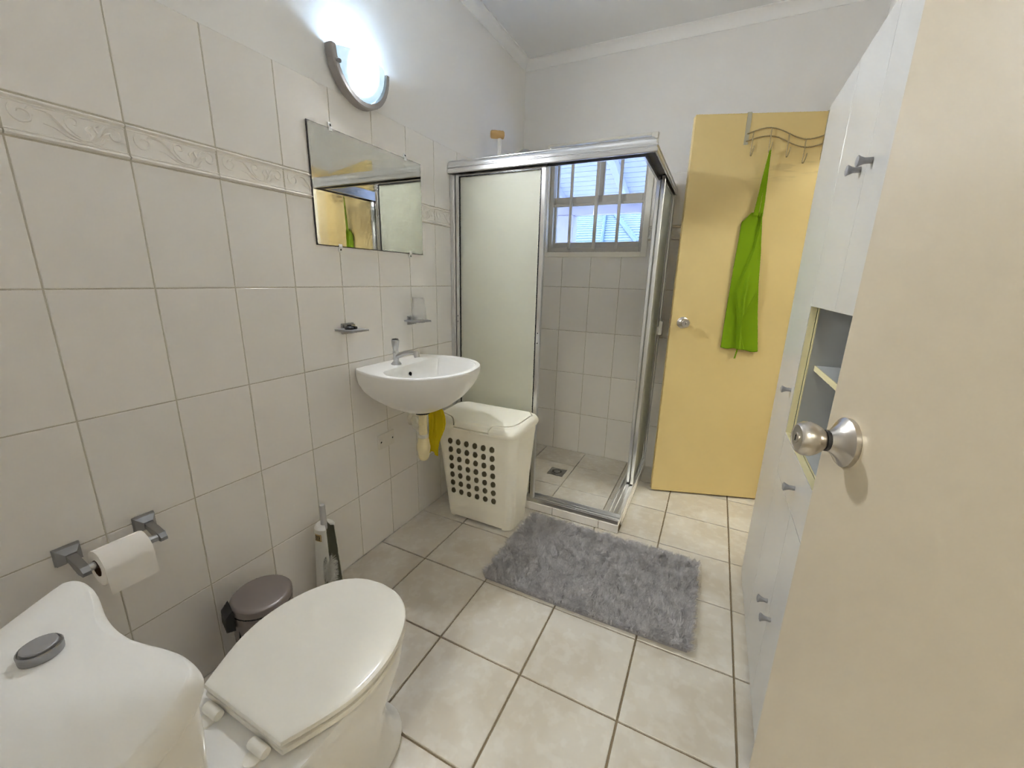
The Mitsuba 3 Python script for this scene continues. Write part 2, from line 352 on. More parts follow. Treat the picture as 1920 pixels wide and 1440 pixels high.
# curb of the shower, tiled
cu = thing('shower_curb', 'low tiled curb around the shower floor under the aluminium track', 'curb')
part(cu, 'core', cat([bx(0.0, ENC_X - 0.008, ENC_Y + 0.008, SY0, -0.006, CURB - 0.007), bx(SX1, ENC_X - 0.008, SY0, YB, -0.006, CURB - 0.007)]), 'm_floor_grout', False)
cut_edges = [0.0, 0.33, 0.645, 0.90, ENC_X]
for a, b in zip(cut_edges[:-1], cut_edges[1:]):
    part(cu, 'tile', cbx(a + 0.0015, b - 0.0015, ENC_Y, ENC_Y + 0.0078, 0.001, CURB - 0.001, 0.0012), 'm_wall_tile_2', False)
    part(cu, 'tile', cbx(a + 0.0015, min(b, ENC_X) - 0.0015, ENC_Y + 0.009, SY0, CURB - 0.0068, CURB, 0.0012), 'm_wall_tile_0', False)
for a, b in ((SY0, 2.21), (2.21, 2.51), (2.51, YB)):
    part(cu, 'tile', cbx(ENC_X - 0.0078, ENC_X, a + 0.0015, b - 0.0015, 0.001, CURB - 0.001, 0.0012), 'm_wall_tile_2', False)
    part(cu, 'tile', cbx(SX1, ENC_X - 0.009, a + 0.0015, b - 0.0015, CURB - 0.0068, CURB, 0.0012), 'm_wall_tile_0', False)
dk = thing('floor_drain', 'square metal drain grate set in the shower floor', 'drain')
part(dk, 'plate', cat([bx(0.438, 0.542, 2.338, 2.442, -0.006, 0.002)]), 'm_drain', False)
part(dk, 'grate', frame_to(lathe([(0.0, 0), (0.042, 0), (0.042, 0.003), (0.036, 0.003), (0.034, 0.0015), (0.020, 0.0015), (0.018, 0.003), (0.0, 0.003)], 32), (0.49, 2.39, 0.002), (0, 0, 1)), 'm_drain')
part(dk, 'slots', cat([place(bx(0.0215, 0.0325, -0.0022, 0.0022, 0.0030, 0.0042), trimesh.transformations.translation_matrix((0.49, 2.39, 0)) @ trimesh.transformations.rotation_matrix(k * PI / 9, (0, 0, 1))) for k in range(18)]), 'm_black_matt', False)

# ------------------------------------------------------------------ cornice
def cove(n=8):
    a = np.linspace(0, PI / 2, n)
    pts = [(0.0, -0.052), (0.004, -0.052), (0.004, -0.046)] + [(0.042 - 0.036 * math.cos(t) , -0.046 + 0.040 * math.sin(t)) for t in a][1:] + [(0.046, -0.006), (0.046, 0.0), (0.0, 0.0)]
    return np.array(pts)
cp = cove()
r0 = np.c_[-TT + cp[:, 0], YB + TT - cp[:, 0], ZC + cp[:, 1]]; r1 = np.c_[-TT + cp[:, 0], np.full(len(cp), YN), ZC + cp[:, 1]]
struct('trim_1', loft([r1, r0]), 'm_cornice', 'white coved cornice along the left wall', 'cornice')
r1 = np.c_[np.full(len(cp), XR), YB + TT - cp[:, 0], ZC + cp[:, 1]]
struct('trim_2', loft([r0, r1]), 'm_cornice', 'white coved cornice along the back wall', 'cornice')

# ------------------------------------------------------------------ window
w = thing('window_1', 'white framed sash window over the shower with three bars', 'window', kind='structure')
def rect_frame(x0, x1, z0, z1, y0, y1, wl, wr, wb, wt, c=0.002):
    return cat([cbx(x0, x0 + wl, y0, y1, z0, z1, c), cbx(x1 - wr, x1, y0, y1, z0, z1, c), cbx(x0 + wl, x1 - wr, y0, y1, z0, z0 + wb, c), cbx(x0 + wl, x1 - wr, y0, y1, z1 - wt, z1, c)])
part(w, 'trim', rect_frame(WX0 - 0.006, WX1 + 0.006, WZ0 - 0.006, WZ1 + 0.006, YB - 0.010, YB + 0.03, 0.012, 0.036, 0.032, 0.016), 'm_win_trim', False)
part(w, 'frame', rect_frame(WX0 + 0.006, WX1 - 0.030, 1.434, 2.085, YB + 0.035, YB + 0.085, 0.026, 0.020, 0.032, 0.026), 'm_win_frame', False)
part(w, 'reveal', cat([bx(WX0, WX0 + 0.006, YB + 0.03, YB + 0.16, WZ0, WZ1), bx(WX1 - 0.030, WX1, YB + 0.03, YB + 0.16, WZ0, WZ1), bx(WX0, WX1, YB + 0.03, YB + 0.16, WZ0, 1.434), bx(WX0, WX1, YB + 0.03, YB + 0.16, 2.085, WZ1)]), 'm_win_frame', False)
s1 = part(w, 'lower_sash', rect_frame(WX0 + 0.030, WX1 - 0.048, 1.466, 1.790, YB + 0.070, YB + 0.096, 0.016, 0.014, 0.034, 0.058), 'm_win_frame', False)
part(s1, 'pane', bx(WX0 + 0.044, WX1 - 0.060, YB + 0.083, YB + 0.0831, 1.498, 1.734), 'm_pane', False)
s2 = part(w, 'upper_sash', cat([rect_frame(WX0 + 0.030, WX1 - 0.048, 1.745, 2.062, YB + 0.098, YB + 0.124, 0.014, 0.012, 0.046, 0.02), cbx(0.508, 0.541, YB + 0.098, YB + 0.124, 1.785, 2.045, 0.002)]), 'm_win_frame', False)
part(s2, 'pane', bx(WX0 + 0.042, 0.51, YB + 0.111, YB + 0.1111, 1.788, 2.045), 'm_pane', False)
part(s2, 'pane', bx(0.54, WX1 - 0.058, YB + 0.111, YB + 0.1111, 1.788, 2.045), 'm_pane', False)
part(w, 'sash_rail', cbx(WX0 + 0.012, WX1 - 0.052, YB + 0.050, YB + 0.066, 1.728, 1.746, 0.002), 'm_win_frame', False)
for xc, ww in ((0.346, 0.017), (0.518, 0.021), (0.667, 0.018)):
    part(w, 'bar', cbx(xc - ww / 2, xc + ww / 2, YB + 0.018, YB + 0.034, 1.450, 2.083, 0.002), 'm_bar', False)

# ------------------------------------------------------------------ outdoors: porch roof, neighbour's roof, ground
PS = -0.27
def porch_z(y): return 2.60 + PS * (y - 2.94)
pr = thing('porch_roof', 'sloping white boarded porch ceiling with rafters outside the window', 'porch roof')
ys = np.arange(2.95, 4.85, 0.088)
slope = math.atan(PS)
for y0 in ys:
    m = cbx(-3.0, 3.2, 0, 0.083 / math.cos(slope), 0, 0.018, 0.004)
    part(pr, 'board', place(m, trimesh.transformations.translation_matrix((0, y0, porch_z(y0))) @ trimesh.transformations.rotation_matrix(slope, (1, 0, 0))), 'm_porch_white', False)
dm_ = bx(-3.0, 3.2, 0, 2.0, 0.0185, 0.03); part(pr, 'deck', place(dm_, trimesh.transformations.translation_matrix((0, 2.95, porch_z(2.95))) @ trimesh.transformations.rotation_matrix(slope, (1, 0, 0))), 'm_black_matt', False)
for xr in (-1.73, -1.05, -0.37, 0.315, 0.99, 1.67):
    m = cbx(xr - 0.032, xr + 0.032, 0, 1.84, -0.080, -0.001, 0.004)
    part(pr, 'rafter', place(m, trimesh.transformations.translation_matrix((0, 2.95, porch_z(2.95))) @ trimesh.transformations.rotation_matrix(slope, (1, 0, 0))), 'm_porch_white', False)
solo('porch_beam', cbx(-3.0, 3.2, 4.78, 4.90, 1.968, 2.062, 0.006), 'm_porch_pink', 'pinkish white beam carrying the porch rafters', 'beam', False)
solo('porch_post', cbx(-0.495, -0.285, 4.76, 4.92, -0.1, 1.967, 0.006), 'm_porch_pink', 'pale post under the left end of the porch beam', 'post', False)
nr = thing('neighbour_roof', 'pale blue shingled roof of the neighbouring house beyond the porch', 'roof')
RS = 0.36
def roof_z(y): return 1.78 + RS * (y - 7.0)
for k in range(16):
    y0 = 7.0 + 0.17 * k
    m = cbx(-5.5, 4.5, 0, 0.20, 0.0, 0.03, 0.004)
    a = math.atan(RS) - 0.14
    part(nr, 'shingle_course', place(m, trimesh.transformations.translation_matrix((0, y0, roof_z(y0))) @ trimesh.transformations.rotation_matrix(a, (1, 0, 0))), 'm_far_roof', False)
part(nr, 'ridge_cap', cbx(-5.5, 4.5, 9.70, 9.90, roof_z(9.72), roof_z(9.72) + 0.07, 0.02), 'm_far_ridge', False)
part(nr, 'valley_cap', tube([(-1.08, 9.30, roof_z(9.30) + 0.06), (-0.53, 7.02, roof_z(7.02) + 0.06)], 0.03, 6), 'm_far_ridge')
part(nr, 'valley_cap', tube([(-0.86, 9.2, roof_z(9.2) + 0.06), (0.06, 7.02, roof_z(7.02) + 0.06)], 0.05, 6), 'm_far_ridge')
part(nr, 'wall', bx(-5.5, 4.5, 7.6, 7.7, -0.1, 1.90), 'm_porch_white', False)
struct('ground', bx(-12, 12, 2.94, 26, -0.2, -0.1), 'm_ground', 'pale paved ground outside the window', 'ground', False)

# ------------------------------------------------------------------ shower enclosure
sh = thing('shower_enclosure', 'corner shower enclosure with aluminium frame and frosted sliding panels', 'shower')
def rail_profile():
    # (depth from inner to outer, height), outer face stepped and curved
    return np.array([(0.0, 0.0), (0.0, 0.058), (0.014, 0.064), (0.030, 0.064), (0.044, 0.061), (0.0475, 0.0585), (0.0475, 0.0560), (0.0500, 0.0545), (0.0540, 0.0500), (0.0565, 0.0440), (0.0575, 0.0370), (0.0575, 0.0330), (0.0625, 0.0315), (0.0650, 0.0280), (0.0650, 0.0250), (0.0600, 0.0225), (0.0600, 0.0190), (0.0660, 0.0160), (0.0660, 0.0030), (0.0630, 0.0), (0.0565, 0.0), (0.0565, 0.028), (0.0100, 0.028), (0.0100, 0.0)])
RO = rail_profile(); RZ = 1.752; RYO, RXO = 1.866, 1.012
depth = RO[:, 0]
ra = np.c_[np.full(len(RO), 0.003), RYO + 0.066 - depth, RZ + RO[:, 1]]
rc = np.c_[RXO - 0.066 + depth, RYO + 0.066 - depth, RZ + RO[:, 1]]
rb = np.c_[RXO - 0.066 + depth, np.full(len(RO), YB - 0.003), RZ + RO[:, 1]]
def strip_loft(rings):
    # long extrusion of a non-convex profile: sides by loft, ends by earcut
    m = loft(rings, False, False)
    poly = Polygon(RO); tri = trimesh.creation.triangulate_polygon(poly, engine='earcut')
    caps = []
    for r, flip in ((rings[0], 0), (rings[-1], 1)):
        P2, F2 = tri; idx = [int(np.argmin(((RO - p) ** 2).sum(1))) for p in P2]
        caps.append(trimesh.Trimesh(r[idx], F2 if not flip else F2[:, ::-1], process=False))
    return cat([m] + caps)
part(sh, 'header_rail', strip_loft([ra, rc]), 'm_alu', 30)
part(sh, 'header_rail', strip_loft([rc, rb]), 'm_alu', 30)
part(sh, 'track_channel', cat([bx(0.003, RXO - 0.012, RYO + 0.011, RYO + 0.055, RZ + 0.020, RZ + 0.027), bx(RXO - 0.055, RXO - 0.011, RYO + 0.056, YB - 0.003, RZ + 0.020, RZ + 0.027)]), 'm_black', False)
part(sh, 'top_ledge', bx(0.62, 1.000, RYO + 0.052, RYO + 0.064, RZ + 0.064, RZ + 0.0645), 'm_alu', False)
TZ = CURB + 0.001
def track(a, b, vert=False):
    ms = []
    for o0, o1, h in ((0.0, 0.070, 0.006), (0.0, 0.006, 0.020), (0.021, 0.025, 0.017), (0.043, 0.047, 0.017), (0.064, 0.070, 0.022)):
        if not vert: ms.append(cbx(a, b, ENC_Y + 0.006 + o0, ENC_Y + 0.006 + o1, TZ, TZ + h, 0.0008))
        else: ms.append(cbx(ENC_X - 0.006 - o1, ENC_X - 0.006 - o0, a, b, TZ, TZ + h, 0.0008))
    return cat(ms)
part(sh, 'sill_track', track(0.003, ENC_X - 0.006), 'm_alu', False)
part(sh, 'sill_track', track(ENC_Y + 0.077, YB - 0.003, True), 'm_alu', False)
part(sh, 'wall_jamb', cat([cbx(0.002, 0.022, ENC_Y + 0.003, ENC_Y + 0.055, TZ + 0.023, RZ, 0.002), cbx(0.022, 0.027, ENC_Y + 0.010, ENC_Y + 0.045, TZ + 0.023, RZ, 0.001)]), 'm_alu', False)
part(sh, 'wall_jamb', cbx(ENC_X - 0.055, ENC_X - 0.003, YB - 0.026, YB - 0.002, TZ + 0.023, RZ, 0.002), 'm_alu', False)
def panel(kind, x0, x1, y, axis, stile=0.024, label=None):
    z0, z1 = TZ + 0.012, RZ + 0.016
    def B(a, b, o0, o1, c0, c1, ch=0.003):
        return cbx(a, b, y + o0, y + o1, c0, c1, ch) if axis == 'x' else cbx(y + o0, y + o1, a, b, c0, c1, ch)
    fr = cat([B(x0, x0 + stile, -0.010, 0.010, z0, z1), B(x1 - stile, x1, -0.010, 0.010, z0, z1), B(x0 + stile, x1 - stile, -0.008, 0.008, z0, z0 + 0.03), B(x0 + stile, x1 - stile, -0.008, 0.008, z1 - 0.028, z1)])
    p = part(sh, kind, fr, 'm_alu', False)
    g = bx(x0 + stile - 0.004, x1 - stile + 0.004, y - 0.0005, y + 0.0005, z0 + 0.026, z1 - 0.024) if axis == 'x' else bx(y - 0.0005, y + 0.0005, x0 + stile - 0.004, x1 - stile + 0.004, z0 + 0.026, z1 - 0.024)
    v = g.vertices
    # one sheet only, so that light passes a single thin frosted surface
    if axis == 'x': sheet = trimesh.Trimesh([[v[:, 0].min(), y, v[:, 2].min()], [v[:, 0].max(), y, v[:, 2].min()], [v[:, 0].max(), y, v[:, 2].max()], [v[:, 0].min(), y, v[:, 2].max()]], [[0, 1, 2], [0, 2, 3]], process=False)
    else: sheet = trimesh.Trimesh([[y, v[:, 1].min(), v[:, 2].min()], [y, v[:, 1].max(), v[:, 2].min()], [y, v[:, 1].max(), v[:, 2].max()], [y, v[:, 1].min(), v[:, 2].max()]], [[0, 1, 2], [0, 2, 3]], process=False)
    part(p, 'glass', sheet, 'm_frost', False, label='frosted glass pane')
    gl = [B(x0 + stile - 0.001, x0 + stile + 0.003, -0.0108, -0.002, z0 + 0.03, z1 - 0.028, 0.0005), B(x1 - stile - 0.003, x1 - stile + 0.001, -0.0108, -0.002, z0 + 0.03, z1 - 0.028, 0.0005), B(x0 + stile, x1 - stile, -0.0085, -0.002, z1 - 0.031, z1 - 0.027, 0.0005)]
    part(p, 'gasket', cat(gl), 'm_black', False, label='black rubber gasket')
    return p
pf = panel('sliding_panel', 0.030, 0.527, ENC_Y + 0.020, 'x')
pf2 = panel('fixed_panel', 0.030, 0.500, ENC_Y + 0.046, 'x')
ps = panel('sliding_panel', 2.335, YB - 0.030, ENC_X - 0.020, 'y')
ps2 = panel('fixed_panel', 2.355, YB - 0.030, ENC_X - 0.046, 'y')
def screw(x, y, z, d, r=0.003): return frame_to(lathe([(0, 0), (r, 0), (r, 0.001), (r * 0.7, 0.0015), (0, 0.0015)], 12), (x, y, z), d)
for z in (0.985, 0.935): part(pf, 'screw', screw(0.515, ENC_Y + 0.0098, z, (0, -1, 0)), 'm_black')
for z in (1.045, 1.015): part(pf, 'screw', screw(0.040, ENC_Y + 0.0098, z, (0, -1, 0)), 'm_black')
part(ps, 'handle', cat([cbx(ENC_X - 0.0095, ENC_X - 0.002, 2.60, 2.68, 0.905, 0.985, 0.002), cbx(ENC_X - 0.002, ENC_X + 0.022, 2.655, 2.668, 0.93, 1.02, 0.003)]), 'm_alu', False)
# shower head and arm in the corner, seen above the rail
sa = thing('wall_shower', 'small chrome wall shower peeping just above the shower rail in the corner', 'shower')
part(sa, 'arm', tube(spline([(0.0015, 2.60, 1.99), (0.05, 2.60, 2.022), (0.10, 2.60, 2.034), (0.135, 2.60, 2.01)], 16), 0.010, 10), 'm_chrome')
part(sa, 'head', frame_to(lathe([(0, 0), (0.012, 0), (0.014, 0.02), (0.036, 0.045), (0.036, 0.055), (0, 0.056)], 24), (0.133, 2.60, 2.014), (0.35, 0, -1)), 'm_chrome_grey')
part(sa, 'flange', frame_to(lathe([(0, 0), (0.03, 0), (0.028, 0.006), (0, 0.008)], 24), (0.001, 2.60, 1.99), (1, 0, 0)), 'm_chrome')
st = thing('broom', 'white pole with a tan wooden crosspiece rising above the shower rail', 'broom')
part(st, 'pole', tube([(0.10, 2.245, 0.004), (0.10, 2.236, 2.000)], 0.0115, 12), 'm_white_plastic')
part(st, 'crosspiece', frame_to(lathe([(0, -0.037), (0.017, -0.037), (0.021, -0.03), (0.021, 0.03), (0.017, 0.037), (0, 0.037)], 24), (0.092, 2.226, 2.018), (0.75, 0.66, 0.02)), 'm_tan', label='tan wooden crosspiece')

# ------------------------------------------------------------------ mirror, wall lamp
mr = thing('mirror', 'frameless rectangular mirror clipped to the tiles above the basin', 'mirror')
MY0, MY1, MZ0, MZ1 = 1.058, 1.652, 1.348, 1.744
part(mr, 'backing', bx(0.0015, 0.0048, MY0, MY1, MZ0, MZ1), 'm_black', False)
mp = rrect(MY0 + 0.003, MY1 - 0.0015, MZ0 + 0.003, MZ1 - 0.0015, 0.006, 5)
part(mr, 'glass', loft([np.c_[np.full(len(mp), 0.0049), mp], np.c_[np.full(len(mp), 0.0062), mp]]), 'm_mirror', False, label='silvered mirror glass')
for y, z, s in ((1.155, MZ1, 1), (1.547, MZ1, 1), (1.16, MZ0, -1), (1.56, MZ0, -1)):
    c = part(mr, 'clip', cat([cbx(0.0008, 0.006, y - 0.008, y + 0.008, z + min(0.001 * s, 0.018 * s), z + max(0.001 * s, 0.018 * s), 0.001), cbx(0.0064, 0.0085, y - 0.008, y + 0.008, z - 0.010 if s > 0 else z - 0.004, z + 0.004 if s > 0 else z + 0.010, 0.0008)]), 'm_clip', False)
    part(c, 'screw', screw(0.006, y + 0.001, z + 0.010 * s, (1, 0, 0), 0.0035), 'm_black')

lm = thing('wall_lamp', 'lit half-moon wall lamp with grey rim and glass bowl above the mirror', 'lamp')
LY, LZ = 1.302, 2.003
def halfmoon(a, b, n=36, top=0.0):
    t = np.linspace(PI, 2 * PI, n); return np.c_[LY + a * np.cos(t), LZ + top + b * np.sin(t)]
oo, ii = halfmoon(0.140, 0.153), halfmoon(0.121, 0.134)
def band(x0, x1):
    n = len(oo); rings = []
    for k in range(n): rings.append([(x0, *oo[k]), (x1 - 0.004, *oo[k]), (x1, *(oo[k] * 0.75 + ii[k] * 0.25)), (x1, *ii[k]), (x0, *ii[k])])
    return loft([np.array(r) for r in rings])
part(lm, 'rim', band(0.001, 0.034), 'm_lamp_grey', 40, label='grey metal rim')
pl = np.vstack([halfmoon(0.120, 0.133, 30)])
part(lm, 'back_plate', loft([np.c_[np.full(len(pl), 0.001), pl], np.c_[np.full(len(pl), 0.004), pl]]), 'm_white_plastic', False)
def dome(a, b, d, x0, n=28, m=14):
    th = np.linspace(PI, 2 * PI, n); ph = np.linspace(0, PI / 2, m); v = []
    for p in ph:
        v.append(np.c_[np.full(n, x0 + d * math.sin(p)), LY + a * np.cos(th) * math.cos(p), LZ + b * np.sin(th) * math.cos(p)])
    return loft(v, False, False, closed=False)
dm = dome(0.119, 0.132, 0.060, 0.010)
dm_in = dome(0.116, 0.129, 0.057, 0.010)
if dm.face_normals[:, 0].mean() < 0: dm.invert()
def shade_glow(p, n, uv):
    d = dr.sqrt(dr.square((p.y - 1.285) / 0.075) + dr.square((p.z - 1.960) / 0.085))
    k = 1 - smoothstep(0.10, 1.0, d)
    return mi.Color3f(0.96, 1.0, 1.04) * (SHADE * k * k) + mi.Color3f(0.014, 0.024, 0.032)
part(lm, 'glass_bowl', dm, 'm_white_plastic', True, label='glowing frosted glass bowl', uv=np.c_[(dm.vertices[:, 1] - LY) / 0.24 + 0.5, (dm.vertices[:, 2] - LZ) / 0.14 + 1.0], emitter={'type': 'area', 'radiance': proc(shade_glow)})
if dm_in.face_normals[:, 0].mean() > 0: dm_in.invert()
part(lm, 'bowl_lining', dm_in, 'm_white_plastic', True)
bm = trimesh.creation.icosphere(2, 0.018); bm.apply_scale((1, 1.6, 1)); bm.apply_translation((0.036, LY - 0.01, LZ - 0.03))
part(lm, 'bulb', bm, 'm_white_plastic', True, emitter={'type': 'area', 'radiance': rgb([c * BULB for c in LAMP_RGB])})
part(lm, 'clamp', cat([cbx(0.030, 0.040, LY - 0.128, LY - 0.116, LZ - 0.052, LZ - 0.044, 0.001), frame_to(lathe([(0, 0), (0.004, 0), (0.004, 0.014), (0.007, 0.015), (0.007, 0.021), (0, 0.021)], 12), (0.036, LY - 0.122, LZ - 0.048), (0.8, -0.3, -0.4))]), 'm_chrome_grey')

# ------------------------------------------------------------------ wash basin, tap, trap
bs = thing('wash_basin', 'white wall-hung ceramic wash basin under the mirror', 'sink')
BYC, BZ = 1.386, 0.876
NB = 72
ang = np.linspace(0, 2 * PI, NB, endpoint=False)
def radial(poly, c):
    p = Polygon(poly); out = []
    from shapely.geometry import LineString
    for a in ang:
        q = p.exterior.intersection(LineString([c, (c[0] + 2 * math.cos(a), c[1] + 2 * math.sin(a))]))
        pts = [q] if q.geom_type == 'Point' else [g for g in q.geoms if g.geom_type == 'Point'] or [q.centroid]
        out.append(max(((g.x, g.y) for g in pts), key=lambda g: math.hypot(g[0] - c[0], g[1] - c[1])))
    return np.array(out)
half = spline([(0.0, 0.205), (0.06, 0.228), (0.14, 0.250), (0.22, 0.254), (0.30, 0.232), (0.37, 0.182), (0.415, 0.105), (0.434, 0.0)], 40)
outl = np.vstack([np.c_[half[:, 0], half[:, 1]], np.c_[half[::-1, 0], -half[::-1, 1]][1:]]) + np.array([0.0025, BYC])
ctr = (0.20, BYC)
OUT = radial(outl, ctr)
inn = np.vstack([[(0.130, -0.06), (0.128, -0.12)], spline([(0.140, -0.185), (0.19, -0.222), (0.26, -0.222), (0.33, -0.188), (0.385, -0.115), (0.408, 0.0), (0.385, 0.115), (0.33, 0.188), (0.26, 0.222), (0.19, 0.222), (0.140, 0.185)], 60), [(0.128, 0.12), (0.130, 0.06)]]) + np.array([0.0025, BYC])
ictr = (0.26, BYC)
INN = radial(inn, ictr)
def under(s, z, cx):
    o = scaled(OUT, s, (cx, BYC)); o[:, 0] = np.maximum(o[:, 0], 0.0025); return at_z(o, z)
rings = [under(0.10, 0.664, 0.185), under(0.17, 0.667, 0.185), under(0.34, 0.681, 0.18), under(0.56, 0.708, 0.17), under(0.75, 0.742, 0.15), under(0.88, 0.778, 0.11), under(0.955, 0.812, 0.06), under(0.988, 0.842, 0.02), at_z(OUT, 0.866), at_z(scaled(OUT, 0.992, ctr), 0.8735), at_z(scaled(OUT, 0.978, ctr), BZ)]
rings += [at_z(INN, BZ - 0.001), at_z(scaled(INN, 0.985, ictr), BZ - 0.005), at_z(scaled(INN, 0.94, ictr), BZ - 0.030), at_z(scaled(INN, 0.86, ictr), BZ - 0.070), at_z(scaled(INN, 0.70, ictr), BZ - 0.110), at_z(scaled(INN, 0.45, ictr), BZ - 0.135), at_z(scaled(INN, 0.12, ictr), BZ - 0.146)]
part(bs, 'bowl', loft(rings), 'm_porcelain', 40)
part(bs, 'overflow_hole', frame_to(lathe([(0, 0), (0.0085, 0), (0.0085, 0.0015), (0, 0.0016)], 20), (0.1445, 1.362, 0.836), (1, 0, 0.35)), 'm_black_matt')
part(bs, 'drain_ring', frame_to(lathe([(0, 0), (0.024, 0), (0.022, 0.003), (0.016, 0.003), (0, 0.001)], 24), (0.26, BYC, BZ - 0.1455), (0, 0, 1)), 'm_chrome')
tp = thing('tap', 'chrome pillar tap standing on the wash basin', 'tap')
TX, TY = 0.088, 1.340
part(tp, 'body', frame_to(lathe([(0, 0), (0.022, 0), (0.022, 0.003), (0.018, 0.008), (0.012, 0.014), (0.0115, 0.045), (0.014, 0.050), (0.013, 0.056), (0.010, 0.060), (0, 0.060)], 28), (TX, TY, BZ + 0.0005), (0, 0, 1)), 'm_chrome')
hp = lathe([(0, 0.056), (0.011, 0.056), (0.0125, 0.066), (0.0165, 0.092), (0.0175, 0.102), (0.015, 0.106), (0, 0.107)], 24)
v = hp.vertices; rr = np.hypot(v[:, 0], v[:, 1]); aa = np.arctan2(v[:, 1], v[:, 0]); k = 1 - 0.10 * (0.5 + 0.5 * np.cos(6 * aa)); v[:, 0] *= k; v[:, 1] *= k; hp.vertices = v
hd = part(tp, 'handle', frame_to(hp, (TX, TY, BZ + 0.002), (0, 0, 1)), 'm_chrome')
part(hd, 'cap', frame_to(lathe([(0, 0), (0.0135, 0), (0.0125, 0.0025), (0, 0.003)], 20), (TX, TY, BZ + 0.1085), (0, 0, 1)), 'm_black', label='dark cap')
sp = spline([(TX + 0.004, TY, BZ + 0.034), (TX + 0.030, TY + 0.004, BZ + 0.046), (TX + 0.065, TY + 0.010, BZ + 0.056), (TX + 0.092, TY + 0.014, BZ + 0.055)], 18)
part(tp, 'spout', tube(sp, np.linspace(0.0105, 0.0085, 18), 14), 'm_chrome')
part(tp, 'nozzle', frame_to(lathe([(0, 0), (0.0105, 0), (0.012, 0.004), (0.0115, 0.026), (0.009, 0.027), (0, 0.026)], 20), (TX + 0.095, TY + 0.0145, BZ + 0.064), (0.28, 0.04, -1)), 'm_chrome')
tr = thing('bottle_trap', 'cream plastic bottle trap under the wash basin', 'drain trap')
TRX, TRY = 0.185, BYC
part(tr, 'bottle', frame_to(lathe([(0, 0.0), (0.018, 0.0), (0.023, 0.010), (0.029, 0.050), (0.0305, 0.052), (0.0305, 0.066), (0.029, 0.068), (0.027, 0.085), (0.0235, 0.106), (0.0235, 0.108), (0, 0.108)], 32), (TRX, TRY, 0.432), (0, 0, 1)), 'm_trap', 40)
part(tr, 'nut', frame_to(lathe([(0, 0), (0.0225, 0), (0.0245, 0.003), (0.0245, 0.013), (0.021, 0.016), (0, 0.016)], 28), (TRX, TRY, 0.5405), (0, 0, 1)), 'm_trap_white')
part(tr, 'neck', frame_to(lathe([(0, 0), (0.0185, 0), (0.0185, 0.045), (0.0195, 0.046), (0.0195, 0.050), (0.0185, 0.051), (0.0185, 0.088), (0, 0.088)], 28), (TRX, TRY, 0.557), (0, 0, 1)), 'm_trap')
part(tr, 'seal', frame_to(lathe([(0, 0), (0.033, 0), (0.034, 0.004), (0.033, 0.005), (0, 0.005)], 28), (TRX, TRY, 0.656), (0, 0, 1)), 'm_black')
part(tr, 'flange_nut', frame_to(lathe([(0, 0), (0.019, 0), (0.028, 0.006), (0.031, 0.010), (0, 0.010)], 28), (TRX, TRY, 0.645), (0, 0, 1)), 'm_trap')
part(tr, 'waste_pipe', tube(spline([(TRX - 0.018, TRY, 0.575), (0.12, TRY + 0.028, 0.575), (0.06, TRY + 0.100, 0.562), (0.008, TRY + 0.142, 0.555)], 20), 0.0165, 14), 'm_trap_white')
part(tr, 'wall_rose', frame_to(lathe([(0, 0), (0.034, 0), (0.034, 0.004), (0.026, 0.018), (0, 0.018)], 28), (0.001, TRY + 0.143, 0.555), (1, 0, 0)), 'm_trap_white')
# yellow rag hanging behind the trap
nz, ns = 40, 26
rg = []
for side in (0, 1):
    for i in range(nz):
        z = 0.662 - 0.225 * i / (nz - 1)
        for j in range(ns):
            s = j / (ns - 1); wd = 0.050 + 0.014 * math.sin(i * 0.13)
            y = TRY + 0.036 + wd * 0.80 * s + 0.008 * i / nz; x = 0.182 + wd * 0.95 * s + 0.010 * math.sin(9 * s + 0.07 * i) + 0.0075 * math.sin(24 * s + 2 + 0.06 * i)
            rg.append((x - 0.0035 * side, y, z + 0.008 * math.sin(4 * s) * (i / nz) + (0.012 * math.sin(7 * s) if i == nz - 1 else 0)))
v = np.array(rg); f = []
for side in (0, 1):
    o = side * nz * ns
    for i in range(nz - 1):
        for j in range(ns - 1):
            a, b, c, d = o + i * ns + j, o + i * ns + j + 1, o + (i + 1) * ns + j + 1, o + (i + 1) * ns + j
            f += [(a, d, c), (a, c, b)] if side == 0 else [(a, c, d), (a, b, c)]
edge = [(0, j) for j in range(ns)] + [(i, ns - 1) for i in range(1, nz)] + [(nz - 1, j) for j in range(ns - 2, -1, -1)] + [(i, 0) for i in range(nz - 2, 0, -1)]
for q in range(len(edge)):
    a = edge[q][0] * ns + edge[q][1]; b = edge[(q + 1) % len(edge)][0] * ns + edge[(q + 1) % len(edge)][1]; o = nz * ns
    f += [(a, b, b + o), (a, b + o, a + o)]
solo('rag', trimesh.Trimesh(v, np.array(f), process=False), 'm_rag', 'crumpled yellow cleaning rag hanging between trap and laundry hamper', 'rag', True)

